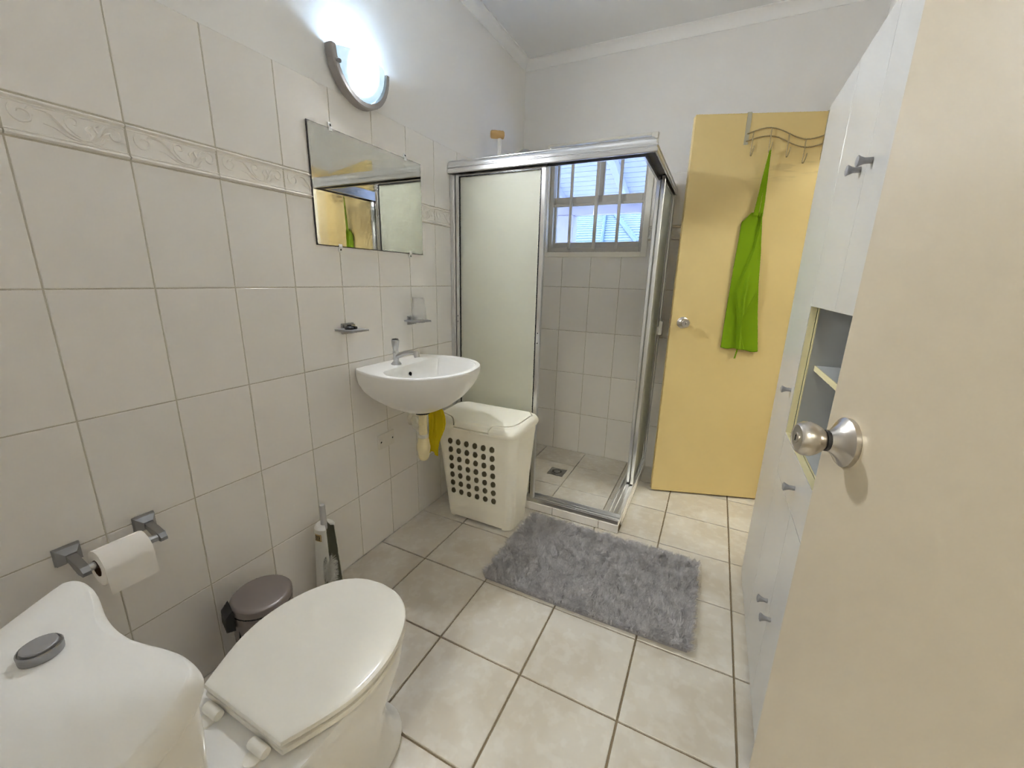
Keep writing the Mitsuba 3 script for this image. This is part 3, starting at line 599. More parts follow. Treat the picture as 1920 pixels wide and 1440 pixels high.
# ------------------------------------------------------------------ soap shelf, glass shelf, tumbler
def wall_shelf(label, y0, y1, z, bracket_y0, bracket_y1):
    t = thing('wall_shelf', label, 'shelf')
    part(t, 'bracket', cat([cbx(0.001, 0.010, bracket_y0, bracket_y1, z - 0.022, z + 0.020, 0.002), cbx(0.010, 0.030, bracket_y0 + 0.006, bracket_y1 - 0.006, z - 0.014, z - 0.004, 0.002), cbx(0.010, 0.024, bracket_y0 + 0.006, bracket_y1 - 0.006, z + 0.005, z + 0.016, 0.002)]), 'm_chrome_grey', False)
    pts = rrect(0.012, 0.112, y0, y1, 0.008, 4)
    part(t, 'plate', loft([at_z(pts, z - 0.0035), at_z(pts, z + 0.0035)]), 'm_silver_paint', False)
    return t
wall_shelf('small chrome wall shelf with black bits, left above the basin', 1.092, 1.176, 1.043, 1.135, 1.195)
wall_shelf('small chrome wall shelf holding an upturned glass, near the shower', 1.484, 1.568, 1.047, 1.522, 1.580)
bl = lathe([(0, 0), (0.016, 0), (0.017, 0.006), (0.012, 0.010), (0.008, 0.012), (0.008, 0.017), (0, 0.018)], 14)
solo('sink_plug', cat([frame_to(bl, (0.062, 1.122, 1.0468), (0, 0, 1)), place(cbx(-0.016, 0.014, -0.006, 0.006, 0.0, 0.010, 0.002), trimesh.transformations.translation_matrix((0.062, 1.144, 1.0468)))]), 'm_black', 'small black rubber plug lying on the left wall shelf', 'plug')
GX, GY, GZ = 0.068, 1.527, 1.0508
solo('tumbler', frame_to(lathe([(0, 0.103), (0.0225, 0.103), (0.0245, 0.106), (0.0235, 0.116), (0.0255, 0.118), (0.036, 0.002), (0.0365, 0.0), (0.0345, 0.0), (0.0225, 0.103)][::-1][:0] + [(0.0, 0.118), (0.022, 0.118), (0.0245, 0.115), (0.0265, 0.098), (0.0360, 0.0), (0.0345, 0.0), (0.0250, 0.097), (0.0225, 0.101), (0.0, 0.101)], 40), (GX, GY, GZ), (0, 0, 1)), 'm_glass', 'clear drinking glass standing upside down on the wall shelf', 'glass', 40)
cpk = thing('cover_plate', 'blank white cover plate with two screws on the tiles below the basin', 'cover plate')
part(cpk, 'plate', cbx(0.001, 0.009, 1.288, 1.392, 0.474, 0.545, 0.003), 'm_plate', False)
for y, z in ((1.304, 0.507), (1.378, 0.508)): part(cpk, 'screw', screw(0.0088, y, z, (1, 0, 0), 0.0042), 'm_black')

# ------------------------------------------------------------------ laundry hamper
hm = thing('laundry_hamper', 'cream plastic laundry hamper with oval holes beside the basin', 'hamper')
HT = 0.535
def hring(t, inset=0.0):
    x0, x1 = 0.135 - 0.040 * t, 0.520 + 0.038 * t; y0, y1 = 1.630 - 0.045 * t, 1.830 + 0.025 * t
    return rrect(x0 + inset, x1 - inset, y0 + inset, y1 - inset, 0.045 - inset, 8)
out_r = [at_z(hring(t), 0.004 + HT * t) for t in (0, 0.25, 0.5, 0.75, 1.0)]
in_r = [at_z(hring(t, 0.003), z) for t, z in ((0.01, 0.012), (0.5, 0.004 + HT * 0.5), (1.02, 0.004 + HT * 1.02))]
shell = trimesh.boolean.difference([loft(out_r), loft(in_r)], engine='manifold')
foot = bx(0.185, 0.470, 1.55, 1.95, -0.01, 0.012)
cuts = [foot]
for r in range(7):
    for c in range(6):
        z = 0.449 - 0.0480 * r
        x = 0.187 + 0.0480 * c
        e = trimesh.creation.cylinder(radius=1.0, height=0.06, sections=18); e.apply_scale((0.0140, 0.0185, 1)); e.apply_transform(trimesh.transformations.rotation_matrix(-0.45, (0, 0, 1)))
        e.apply_transform(trimesh.transformations.rotation_matrix(PI / 2, (1, 0, 0))); e.apply_translation((x, 1.600, z)); cuts.append(e)
shell = trimesh.boolean.difference([shell] + cuts, engine='manifold')
part(hm, 'body', shell, 'm_hamper', 30)
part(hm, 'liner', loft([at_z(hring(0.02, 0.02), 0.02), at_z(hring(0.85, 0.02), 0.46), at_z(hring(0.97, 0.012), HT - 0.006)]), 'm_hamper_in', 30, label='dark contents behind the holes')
lo = lambda ex: rrect(0.086 - ex, 0.566 + ex, 1.568 - ex, 1.862 + ex, 0.055, 10)
def lid_z(p): return 0.0
LR = [at_z(scaled(lo(0), 0.96), HT + 0.004), at_z(lo(0), HT - 0.004), at_z(lo(0.004), HT + 0.006), at_z(lo(0.003), HT + 0.020), at_z(lo(-0.004), HT + 0.032), at_z(lo(-0.016), HT + 0.040), at_z(lo(-0.035), HT + 0.044)]
for r in LR[1:]:
    k = np.clip((r[:, 1] - 1.568) / 0.294, 0, 1); r[:, 2] += 0.012 * np.sin(k * PI * 0.5) - 0.004
lid = loft(LR)
fx0, fx1, fy1 = 0.112, 0.540, 1.845
front = spline([(0.108, 1.648), (0.135, 1.626), (0.172, 1.612), (0.212, 1.588), (0.242, 1.556), (0.268, 1.540), (0.335, 1.538), (0.398, 1.542), (0.420, 1.566), (0.440, 1.592), (0.478, 1.600), (0.515, 1.618), (0.533, 1.66)], 70)
flap_poly = Polygon(np.vstack([front, [(fx1, 1.80), (fx1 - 0.03, fy1), (fx0 + 0.03, fy1), (fx0, 1.80)]])).buffer(0)
cutter = extr(flap_poly.buffer(0.0045), 0.3, HT + 0.003)
cutter2 = extr(flap_poly.buffer(0.0045).intersection(sbox(0, 1.600, 1, 2)), 0.3, HT - 0.06)
rim = trimesh.boolean.difference([lid, cutter, cutter2], engine='manifold')
flap = trimesh.boolean.intersection([lid, extr(flap_poly.buffer(-0.0015), 0.2, HT + 0.0085)], engine='manifold')
ld = part(hm, 'lid', rim, 'm_hamper_lid', 35)
part(ld, 'flap', flap, 'm_hamper_lid', 35)

# ------------------------------------------------------------------ toilet
to = thing('toilet', 'white close-coupled toilet with closed lid beside the tiled wall', 'toilet')
XC = 0.580
def seat_outline(grow=0.0, n=40, y0=0.316):
    h = spline([(0.120, 0.0), (0.150, 0.06), (0.172, 0.12), (0.178, 0.175), (0.171, 0.235), (0.149, 0.295), (0.108, 0.350), (0.056, 0.379), (0.0, 0.387)], n)
    pts = np.vstack([h, np.c_[-h[::-1, 0], h[::-1, 1]][1:]]); c = np.array([0.0, 0.19])
    d = pts - c; d *= (1 + grow / np.linalg.norm(d, axis=1, keepdims=True)); pts = c + d
    back = np.stack([np.linspace(pts[-1, 0], pts[0, 0], 8)[1:-1], np.full(6, pts[0, 1])], 1)
    return np.vstack([pts, back]) + np.array([XC, y0])
def slab(o_fn, z0, z1, er, taper=0.0):
    return loft([at_z(o_fn(-er - taper), z0), at_z(o_fn(-taper), z0 + er), at_z(o_fn(0.0), z1 - er * 1.2), at_z(o_fn(-er * 0.3), z1 - er * 0.45), at_z(o_fn(-er), z1 - 0.0008), at_z(o_fn(-er * 2.2), z1), at_z(o_fn(-0.06), z1 + 0.0015)])
part(to, 'lid', slab(lambda g: seat_outline(g), 0.4125, 0.430, 0.006), 'm_seat', 40)
part(to, 'seat', slab(lambda g: seat_outline(g - 0.001), 0.391, 0.4095, 0.006), 'm_seat', 40)
def bowl_ring(hw, yb, yf, z, sq=2.4, n=56):
    yc = yf - hw * 1.15; t = np.linspace(0, 2 * PI, n, endpoint=False); out = []
    for a in t:
        c, s = math.cos(a), math.sin(a)
        if s >= 0: x, y = hw * np.sign(c) * abs(c) ** (2 / 2.15), yc + (yf - yc) * abs(s) ** (2 / 2.15)
        else: x, y = hw * np.sign(c) * abs(c) ** (2 / 5.0), yc - (yc - yb) * abs(s) ** (2 / 5.0)
        out.append((XC + x, y, z))
    return np.array(out)
part(to, 'bowl', loft([bowl_ring(0.112, 0.13, 0.690, 0.002), bowl_ring(0.114, 0.13, 0.692, 0.018), bowl_ring(0.104, 0.13, 0.668, 0.034), bowl_ring(0.100, 0.12, 0.640, 0.10), bowl_ring(0.112, 0.10, 0.640, 0.18), bowl_ring(0.140, 0.07, 0.662, 0.26), bowl_ring(0.164, 0.05, 0.682, 0.33), bowl_ring(0.168, 0.045, 0.690, 0.365), bowl_ring(0.166, 0.045, 0.688, 0.380), bowl_ring(0.160, 0.05, 0.682, 0.388), bowl_ring(0.12, 0.09, 0.64, 0.3885)]), 'm_porcelain', 40)
for s in (-1, 1):
    h = part(to, 'hinge', cat([frame_to(lathe([(0, -0.021), (0.0095, -0.021), (0.0105, -0.018), (0.0105, 0.018), (0.0095, 0.021), (0, 0.021)], 20), (XC + s * 0.072, 0.304, 0.4005), (1, 0, 0)), frame_to(lathe([(0, 0), (0.016, 0), (0.016, 0.004), (0.010, 0.007), (0, 0.007)], 20), (XC + s * 0.072, 0.292, 0.3887), (0, 0, 1))]), 'm_seat')
def cis_outline(grow, n=16):
    # plan of the cistern: horns at the front corners, a shallow hollow between
    pts = [(-0.205, 0.03), (-0.206, 0.10), (-0.203, 0.165), (-0.190, 0.196), (-0.160, 0.2065), (-0.115, 0.2035), (-0.06, 0.192), (0.0, 0.187), (0.06, 0.192), (0.115, 0.2035), (0.160, 0.2065), (0.190, 0.196), (0.203, 0.165), (0.206, 0.10), (0.205, 0.03), (0.196, 0.012), (0.10, 0.010), (0.0, 0.010), (-0.10, 0.010), (-0.196, 0.012)]
    p = spline(pts, 100, closed=True); c = np.array([0, 0.108]); d = p - c
    nrm = np.linalg.norm(d, axis=1, keepdims=True); p = c + d * (1 + grow / nrm)
    return p + np.array([XC + 0.006, 0.0])
def crest(p):
    dx = p[:, 0] - XC - 0.006; arc = 0.062 + (dx / 0.18) ** 2 * 0.125; d = arc - p[:, 1]
    soft = 0.5 * (d + np.sqrt(d * d + 0.000012))
    return -0.40 * soft
def lidring(g, dz):
    p = cis_outline(g); return np.c_[p, 0.752 + crest(p) * 1.0 + dz]
inner = []
p0 = cis_outline(-0.018); cc = np.array([XC + 0.006, 0.108])
for s in (0.8, 0.6, 0.4, 0.2, 0.04):
    q = cc + (p0 - cc) * s; inner.append(np.c_[q, 0.752 + crest(q)])
bot = cis_outline(-0.012); low = cis_outline(0.0)
cl = part(to, 'cistern_lid', loft([lidring(-0.03, -0.028), lidring(-0.004, -0.028), lidring(0.0, -0.024), lidring(0.0005, -0.019), lidring(-0.002, -0.012), lidring(-0.007, -0.0045), lidring(-0.013, -0.001), lidring(-0.018, 0.0)] + inner), 'm_porcelain', 40)
body = [np.c_[scaled(cis_outline(-0.012), s, (XC + 0.006, 0.10)), np.full(100, z)] for s, z in ((0.80, 0.3885), (0.86, 0.392), (0.885, 0.41), (0.955, 0.55), (0.99, 0.64))] + [lidring(-0.012, -0.0300)]
part(to, 'cistern', loft(body), 'm_porcelain', 40)
bt = part(cl, 'flush_button', frame_to(lathe([(0, 0), (0.0215, 0), (0.022, 0.011), (0.0208, 0.013), (0.0195, 0.0128), (0.019, 0.0115), (0, 0.0115)], 36), (0.561, 0.118, 0.7525), (0, 0, 1)), 'm_chrome_grey')
part(cl, 'flush_button_top', frame_to(lathe([(0, 0), (0.0180, 0), (0.0180, 0.003), (0.0165, 0.0042), (0, 0.0045)], 36), (0.561, 0.118, 0.7642), (0, 0, 1)), 'm_silver_paint')

# ------------------------------------------------------------------ toilet paper
ph = thing('paper_holder', 'chrome toilet paper holder on the tiles beside the cistern', 'paper holder')
HZ = 0.592
for y, s in ((0.288, 1), (0.436, -1)):
    a = part(ph, 'mount', cat([trimesh.convex.convex_hull(np.array([(0.0012, y - 0.024, HZ - 0.020), (0.0012, y + 0.024, HZ - 0.020), (0.0012, y - 0.024, HZ + 0.024), (0.0012, y + 0.024, HZ + 0.024), (0.012, y - 0.022, HZ - 0.018), (0.012, y + 0.022, HZ - 0.018), (0.012, y - 0.022, HZ + 0.022), (0.012, y + 0.022, HZ + 0.022), (0.030, y - 0.010, HZ - 0.006), (0.030, y + 0.010, HZ - 0.006), (0.030, y - 0.010, HZ + 0.012), (0.030, y + 0.010, HZ + 0.012)])),
        trimesh.convex.convex_hull(np.array([(0.026, y - 0.009, HZ - 0.004), (0.026, y + 0.009, HZ - 0.004), (0.026, y - 0.009, HZ + 0.010), (0.026, y + 0.009, HZ + 0.010), (0.098, y - 0.008, HZ - 0.022), (0.098, y + 0.008, HZ - 0.022), (0.090, y - 0.008, HZ - 0.002), (0.090, y + 0.008, HZ - 0.002), (0.070, y - 0.008, HZ - 0.024), (0.070, y + 0.008, HZ - 0.024), (0.100, y - 0.007, HZ - 0.012), (0.100, y + 0.007, HZ - 0.012)]))]), 'm_chrome_grey', False)
RX, RZ2 = 0.083, HZ - 0.013
part(ph, 'roller', tube([(RX, 0.2965, RZ2), (RX, 0.4275, RZ2)], 0.0095, 20), 'm_chrome')
rl = thing('toilet_paper', 'white toilet paper roll on the chrome wall holder', 'toilet paper')
RCZ = RZ2 - 0.0105
n = 40; a = np.linspace(0, 2 * PI, n, endpoint=False)
def ring(r, y): return np.c_[RX + r * np.cos(a), np.full(n, y), RCZ + r * np.sin(a)]
roll = loft([ring(0.0205, 0.309), ring(0.043, 0.309), ring(0.0435, 0.311), ring(0.0435, 0.400), ring(0.043, 0.402), ring(0.0205, 0.402), ring(0.0205, 0.309)], False, False)
part(rl, 'roll', roll, 'm_paper', 40)
part(rl, 'cardboard_core', loft([ring(0.0200, 0.308), ring(0.0200, 0.403), ring(0.0192, 0.403), ring(0.0192, 0.308), ring(0.0200, 0.308)], False, False), 'm_card', 40, label='brown cardboard core')
sh_pts = [(RX + 0.044 * math.cos(t), RCZ + 0.044 * math.sin(t)) for t in np.linspace(1.7, 0.0, 14)] + [(RX + 0.0445, RCZ - 0.02), (RX + 0.046, RCZ - 0.040), (RX + 0.047, RCZ - 0.055)]
sp2 = np.array(sh_pts); r1 = [np.array([(x, 0.3095, z), (x, 0.4015, z), (x + 0.0008, 0.4015, z + 0.0004), (x + 0.0008, 0.3095, z + 0.0004)]) for x, z in sp2]
part(rl, 'loose_sheet', loft(r1), 'm_paper', 40)

# ------------------------------------------------------------------ pedal bin, toilet brush
bn = thing('pedal_bin', 'small grey-brown metal pedal bin between toilet and tiled wall', 'bin')
BXc, BYc, BR = 0.128, 0.632, 0.084
part(bn, 'body', frame_to(lathe([(0, 0), (BR - 0.002, 0), (BR, 0.004), (BR, 0.226), (0, 0.226)], 48), (BXc, BYc, 0.012), (0, 0, 1)), 'm_bin', 40)
part(bn, 'base_ring', frame_to(lathe([(0, 0), (BR + 0.003, 0), (BR + 0.003, 0.010), (0, 0.011)], 48), (BXc, BYc, 0.0005), (0, 0, 1)), 'm_black', 40)
part(bn, 'lid_band', frame_to(lathe([(0, 0), (BR + 0.001, 0), (BR + 0.001, 0.004), (0, 0.004)], 48), (BXc, BYc, 0.2385), (0, 0, 1)), 'm_black', 40)
part(bn, 'lid', frame_to(lathe([(0, 0), (BR + 0.001, 0), (BR + 0.002, 0.003), (BR + 0.002, 0.018), (BR - 0.002, 0.023), (BR - 0.010, 0.0255), (BR * 0.5, 0.028), (0, 0.029)], 48), (BXc, BYc, 0.243), (0, 0, 1)), 'm_bin', 40)
hd_ = np.array([-0.30, -0.954, 0]); hc = np.array([BXc, BYc, 0]) + hd_ * (BR + 0.004)
hb = trimesh.convex.convex_hull(np.array([(sx * w, d, z) for sx in (-1, 1) for (w, d, z) in ((0.036, -0.004, 0.205), (0.030, 0.018, 0.207), (0.034, -0.006, 0.262), (0.026, 0.016, 0.250), (0.028, -0.004, 0.272))]))
M = np.eye(4); M[:3, 0] = (-hd_[1], hd_[0], 0); M[:3, 1] = hd_; M[:3, 3] = hc; hb.apply_transform(M)
part(bn, 'hinge_block', hb, 'm_black', 20, label='black plastic hinge block')
part(bn, 'wire_handle', tube(spline([tuple(hc + np.array([0.030, 0.006, 0.21])), tuple(hc + np.array([0.046, -0.006, 0.15])), tuple(hc + np.array([0.055, -0.010, 0.08]))], 12), 0.0022, 6), 'm_black')

tb = thing('toilet_brush', 'toilet brush in a white open-sided holder against the left wall', 'toilet brush')
BX2, BY2 = 0.062, 0.930
def half_shell(r_top, r_bot, z0, z1, open_fn, th=0.003, nz=40, na=30, mid=0.05):
    outer, innr = [], []
    for i in range(nz):
        t = i / (nz - 1); z = z0 + (z1 - z0) * t; r = r_bot + (r_top - r_bot) * t; o = open_fn(t); aa = np.linspace(mid + o, mid + 2 * PI - o, na)
        outer.append(np.c_[BX2 + r * np.cos(aa), BY2 + r * np.sin(aa), np.full(na, z)]); innr.append(np.c_[BX2 + (r - th) * np.cos(aa), BY2 + (r - th) * np.sin(aa), np.full(na, z)])
    rings = [np.vstack([o, i_[::-1]]) for o, i_ in zip(outer, innr)]
    v = np.vstack(rings); n = 2 * na; f = []
    for k in range(nz - 1):
        for j in range(n):
            a_, b_, c_, d_ = k * n + j, k * n + (j + 1) % n, (k + 1) * n + (j + 1) % n, (k + 1) * n + j
            f += [(a_, b_, c_), (a_, c_, d_)]
    for k, fl in ((0, 1), (nz - 1, 0)):
        for j in range(na - 1):
            a_, b_ = k * n + j, k * n + j + 1; c_, d_ = k * n + n - 2 - j, k * n + n - 1 - j
            f += [(a_, c_, b_), (a_, d_, c_)] if fl else [(a_, b_, c_), (a_, c_, d_)]
    return trimesh.Trimesh(v, np.array(f), process=False)
def brush_open(t):
    if t < 0.52: return 1.15
    if t < 0.66: return 0.66 + 0.49 * math.sqrt(max(0, 1 - ((t - 0.52) / 0.14) ** 2))
    return 0.66
part(tb, 'holder', half_shell(0.036, 0.053, 0.004, 0.312, brush_open), 'm_brush_white', 35)
part(tb, 'holder_lining', half_shell(0.0325, 0.0495, 0.012, 0.305, lambda t: brush_open(t) + 0.06, th=0.001), 'm_brush_lining', 35, label='grey-green inside of the holder')
part(tb, 'holder_base', frame_to(lathe([(0, 0), (0.055, 0), (0.056, 0.004), (0.051, 0.008), (0, 0.008)], 32), (BX2, BY2, 0.0005), (0, 0, 1)), 'm_brush_white')
part(tb, 'holder_top', half_shell(0.030, 0.037, 0.3125, 0.322, lambda t: 0.62, th=0.016), 'm_white_plastic', 35)
part(tb, 'handle', tube([(BX2, BY2, 0.06), (BX2, BY2 - 0.002, 0.30)], 0.006, 12), 'm_brush_white')
part(tb, 'grip', frame_to(lathe([(0, 0), (0.011, 0), (0.0115, 0.004), (0.0105, 0.098), (0.009, 0.102), (0, 0.103)], 20), (BX2, BY2 - 0.002, 0.300), (0, 0, 1)), 'm_brush_grey')
br = []
for k in range(420):
    a_, e_ = rng.uniform(0, 2 * PI), rng.uniform(-0.9, 0.9); L = 0.036 * math.cos(e_ * 0.5)
    d = np.array([math.cos(a_) * math.cos(e_), math.sin(a_) * math.cos(e_), math.sin(e_)]); p = np.array([BX2, BY2, 0.110 + 0.045 * rng.uniform(-1, 1)])
    br.append(tube([p, p + d * L * 0.5, p + d * L + np.array([0, 0, 0.002])], [0.0014, 0.0011, 0.0006], 3, False))
kb = part(tb, 'bristles', cat(br), 'm_bristle', False); labels[kb] = {'label': 'white bristle head', 'kind': 'stuff'}
lb = []
for j in range(8):
    pass
def holder_patch(a0, a1, z0, z1, lift, n=8):
    ra_ = lambda z: 0.053 + (0.036 - 0.053) * (z - 0.004) / 0.308
    g = [[(BX2 + (ra_(z) + lf) * math.cos(q), BY2 + (ra_(z) + lf) * math.sin(q), z) for q in np.linspace(a0, a1, n)] for z, lf in ((z0, lift), (z1, lift), (z1, lift - 0.0012), (z0, lift - 0.0012))]
    return loft([np.array([g[r][k] for r in range(4)]) for k in range(n)])
pk = part(tb, 'sticker', holder_patch(-1.78, -1.05, 0.268, 0.296, 0.0014), 'm_label', False, label='small brown sticker with dark bars')
for k in range(4): part(pk, 'print', holder_patch(-1.74 + 0.15 * k, -1.66 + 0.15 * k, 0.272, 0.292, 0.0019, 3), 'm_black_matt', False)

# ------------------------------------------------------------------ shaggy rug
ru = thing('rug', 'grey-lilac shaggy bath mat on the floor before the shower', 'rug')
RXA, RXB, RYA, RYB = 0.562, 1.372, 1.300, 1.800
def rug_pt(u, v):
    x = RXA + (RXB - RXA) * u; y = RYA + (RYB - RYA) * v
    y = y - 0.022 * math.sin(PI * u) * (1 - v) * 0.3 + 0.018 * (1 - u) * v + 0.010 * (u - 0.5)
    x = x + 0.012 * (v - 0.5) * (u - 0.5)
    return x, y
per = [rug_pt(u, 0) for u in np.linspace(0, 1, 20)] + [rug_pt(1, v) for v in np.linspace(0, 1, 14)][1:] + [rug_pt(u, 1) for u in np.linspace(1, 0, 20)][1:] + [rug_pt(0, v) for v in np.linspace(1, 0, 14)][1:-1]
part(ru, 'backing', loft([at_z(np.array(per), 0.001), at_z(np.array(per), 0.009)]), 'm_rug_back', False)
NF = 90000
U, V = rng.uniform(-0.004, 1.004, NF), rng.uniform(-0.006, 1.006, NF)
px = RXA + (RXB - RXA) * U; py = RYA + (RYB - RYA) * V
py = py - 0.0066 * np.sin(PI * U) * (1 - V) + 0.018 * (1 - U) * V + 0.010 * (U - 0.5); px = px + 0.012 * (V - 0.5) * (U - 0.5)
cl_ = meshkit.fbm(np.c_[px * 55, py * 55, px * 0], 3, 3); dirn = 2 * PI * 1.8 * meshkit.fbm(np.c_[px * 60, py * 60, px * 0 + 4], 2, 9) + rng.normal(0, 0.9, NF)
lean = 0.012 + 0.010 * rng.random(NF); hgt = 0.022 + 0.007 * cl_ + 0.007 * rng.random(NF)
eu, ev = np.minimum(np.minimum(U, 1 - U) * 0.81, np.minimum(V, 1 - V) * 0.5), 0
edge_dx = np.where(U < 0.03, -1, np.where(U > 0.97, 1, 0)); edge_dy = np.where(V < 0.04, -1, np.where(V > 0.96, 1, 0))
dxv, dyv = np.cos(dirn) * lean + edge_dx * 0.005, np.sin(dirn) * lean + edge_dy * 0.005
hgt = np.where((edge_dx != 0) | (edge_dy != 0), hgt * 0.88, hgt)
wx, wy = -np.sin(dirn) * 0.0011, np.cos(dirn) * 0.0011
base = np.c_[px, py, np.full(NF, 0.007)]; midp = np.c_[px + dxv * 0.35, py + dyv * 0.35, 0.007 + hgt * 0.68]; tip = np.c_[px + dxv, py + dyv, 0.007 + hgt]
W3 = np.c_[wx, wy, 0 * wx]
vv = np.stack([base - W3 * 0.7, base + W3 * 0.7, midp - W3, midp + W3, tip], 1).reshape(-1, 3)
o = np.arange(NF)[:, None] * 5; ff = np.concatenate([o + np.array([[0, 1, 3]]), o + np.array([[0, 3, 2]]), o + np.array([[2, 3, 4]])])
tone = np.clip(0.5 + 0.55 * (cl_ - 0.5) + rng.normal(0, 0.24, NF), 0, 1); cool = smooth = np.clip((px - 0.7) / 0.7, 0, 1)
c0 = np.array([0.22, 0.212, 0.22]); c1 = np.array([0.62, 0.60, 0.615])
colr = c0 + (c1 - c0) * tone[:, None]
colr = np.repeat(colr, 5, axis=0)
k = part(ru, 'pile', trimesh.Trimesh(vv, ff, process=False), 'm_rug', False, color=colr); labels[k] = {'label': 'long shaggy pile', 'kind': 'stuff'}

# ------------------------------------------------------------------ yellow door, hooks, apron
DE = np.array([0.95057546, 0.31049364, 0.0]); DN = np.array([0.31049364, -0.95057546, 0.0]); DA = np.array([1.0915, 2.4295, 0.0])
def door_M(off=0.0):
    M = np.eye(4); M[:3, 0] = DE; M[:3, 1] = (0, 0, 1); M[:3, 2] = DN; M[:3, 3] = DA + DN * off; return M
DWID = 0.772
d1 = thing('door_1', 'yellow door standing open in front of the back wall', 'door', kind='structure')
dp = rrect(0.0, DWID, 0.012, 2.050, 0.004, 3)
dp2 = Polygon(np.vstack([dp])).buffer(0)
leaf = extr(dp2, 0.038, -0.038); leaf.apply_transform(door_M()); part(d1, 'leaf', leaf, 'm_yellow_door', False)
def knobset(parent, mm, origin, normal, rr=0.033, L=0.062, keyed=True, sub='knob'):
    k = part(parent, sub, frame_to(lathe([(0, 0.022), (0.0115, 0.022), (0.0118, 0.028), (0.014, 0.0295), (0.0180, 0.034), (0.0222, 0.041), (0.0242, 0.047), (0.0240, 0.054), (0.0212, 0.0595), (0.0185, 0.062), (0.0175, 0.062), (0.0170, 0.0612), (0, 0.0612)], 48), origin, normal), mm, 35)
    part(k, 'rose', frame_to(lathe([(0, 0.0002), (rr, 0.0002), (rr, 0.006), (rr - 0.003, 0.0085), (rr - 0.010, 0.012), (rr - 0.016, 0.018), (0.0145, 0.023), (0.012, 0.026), (0, 0.026)], 48), origin, normal), mm, 35)
    part(k, 'neck_ring', frame_to(lathe([(0, 0.024), (0.0145, 0.024), (0.0148, 0.0262), (0.0145, 0.0285), (0, 0.0285)], 32), origin, normal), 'm_black')
    if keyed:
        o = np.asarray(origin); nrm = np.asarray(normal, float)
        part(k, 'key_cylinder', frame_to(lathe([(0, 0.0), (0.0075, 0.0), (0.0075, 0.0012), (0.0065, 0.0018), (0, 0.0018)], 24), o + nrm * 0.0613, normal), mm)
        part(k, 'keyhole', frame_to(bx(-0.0012, 0.0012, -0.004, 0.004, 0, 0.0006), o + nrm * 0.0629, normal), 'm_black_matt', False)
    return k
ko = DA + DE * 0.060 + np.array([0, 0, 1.036])
knobset('door_1', 'm_nickel', ko, DN, rr=0.031)
lt = cat([bx(-0.0015, 0.0, 1.000, 1.075, -0.034, -0.008), bx(-0.006, 0.0, 1.028, 1.048, -0.028, -0.014)]); lt.apply_transform(door_M()); part(d1, 'latch', lt, 'm_door_edge', False)
fr = thing('trim_3', 'cream painted frame of the doorway in the right wall', 'door frame', kind='structure')
part(fr, 'jamb', cat([cbx(XR - 0.014, XR + 0.10, DY0 - 0.05, DY0 + 0.004, 0.0, 2.10, 0.003)]), 'm_cream_frame', False)
part(fr, 'jamb', cat([cbx(XR - 0.014, XR + 0.10, DY1 - 0.004, DY1 + 0.05, 0.0, 2.10, 0.003)]), 'm_cream_frame', False)
part(fr, 'head', cbx(XR - 0.016, XR + 0.10, DY0 + 0.005, DY1 - 0.005, DZ - 0.004, 2.10, 0.003), 'm_cream_frame', False)

hk = thing('hook_rack', 'over-door wire hook rack hanging on the yellow door', 'hook rack')
def dpt(s, z, o): return DA + DE * s + DN * o + np.array([0, 0, z])
def dtube(pts, r, n=8): return tube(np.array([dpt(*p) for p in pts]), r, n)
def dbox(s0, s1, z0, z1, o0, o1):
    m = cbx(s0, s1, z0, z1, o0, o1, 0.0004); m.apply_transform(door_M()); return m
for s in (0.248, 0.606):
    part(hk, 'bracket', cat([dbox(s - 0.010, s + 0.010, 1.912, 2.054, 0.0012, 0.0030), dbox(s - 0.010, s + 0.010, 2.0522, 2.054, -0.0405, 0.0030), dbox(s - 0.010, s + 0.010, 2.020, 2.054, -0.0405, -0.0390)]), 'm_hook_flat', False)
uw = [(0.248, 1.959), (0.273, 1.968), (0.316, 1.981), (0.346, 1.984), (0.387, 1.977), (0.432, 1.959), (0.486, 1.937), (0.518, 1.931), (0.548, 1.933), (0.585, 1.943), (0.606, 1.952)]
lw = [(0.248, 1.926), (0.303, 1.943), (0.347, 1.948), (0.388, 1.942), (0.431, 1.924), (0.492, 1.901), (0.528, 1.896), (0.556, 1.899), (0.606, 1.915)]
UW, LW = spline(uw, 60), spline(lw, 60)
part(hk, 'rail', dtube([(s, z, 0.0062) for s, z in UW], 0.0026), 'm_hook_wire')
part(hk, 'rail', dtube([(s, z, 0.0062) for s, z in LW], 0.0026), 'm_hook_wire')
for s, zb in ((0.274, 1.858), (0.355, 1.872), (0.438, 1.850), (0.516, 1.822), (0.594, 1.835)):
    zt = float(np.interp(s, UW[:, 0], UW[:, 1]))
    q = [(s, zt, 0.0112), (s, zb + 0.012, 0.0112)] + [(s, zb + 0.010 - 0.010 * math.sin(t), 0.0112 + 0.012 * (1 - math.cos(t)) * 0.75) for t in np.linspace(0.3, 2.6, 8)] + [(s, zb + 0.022, 0.0400), (s, zb + 0.038, 0.0440)]
    part(hk, 'hook', dtube(q, 0.0024), 'm_hook_wire')
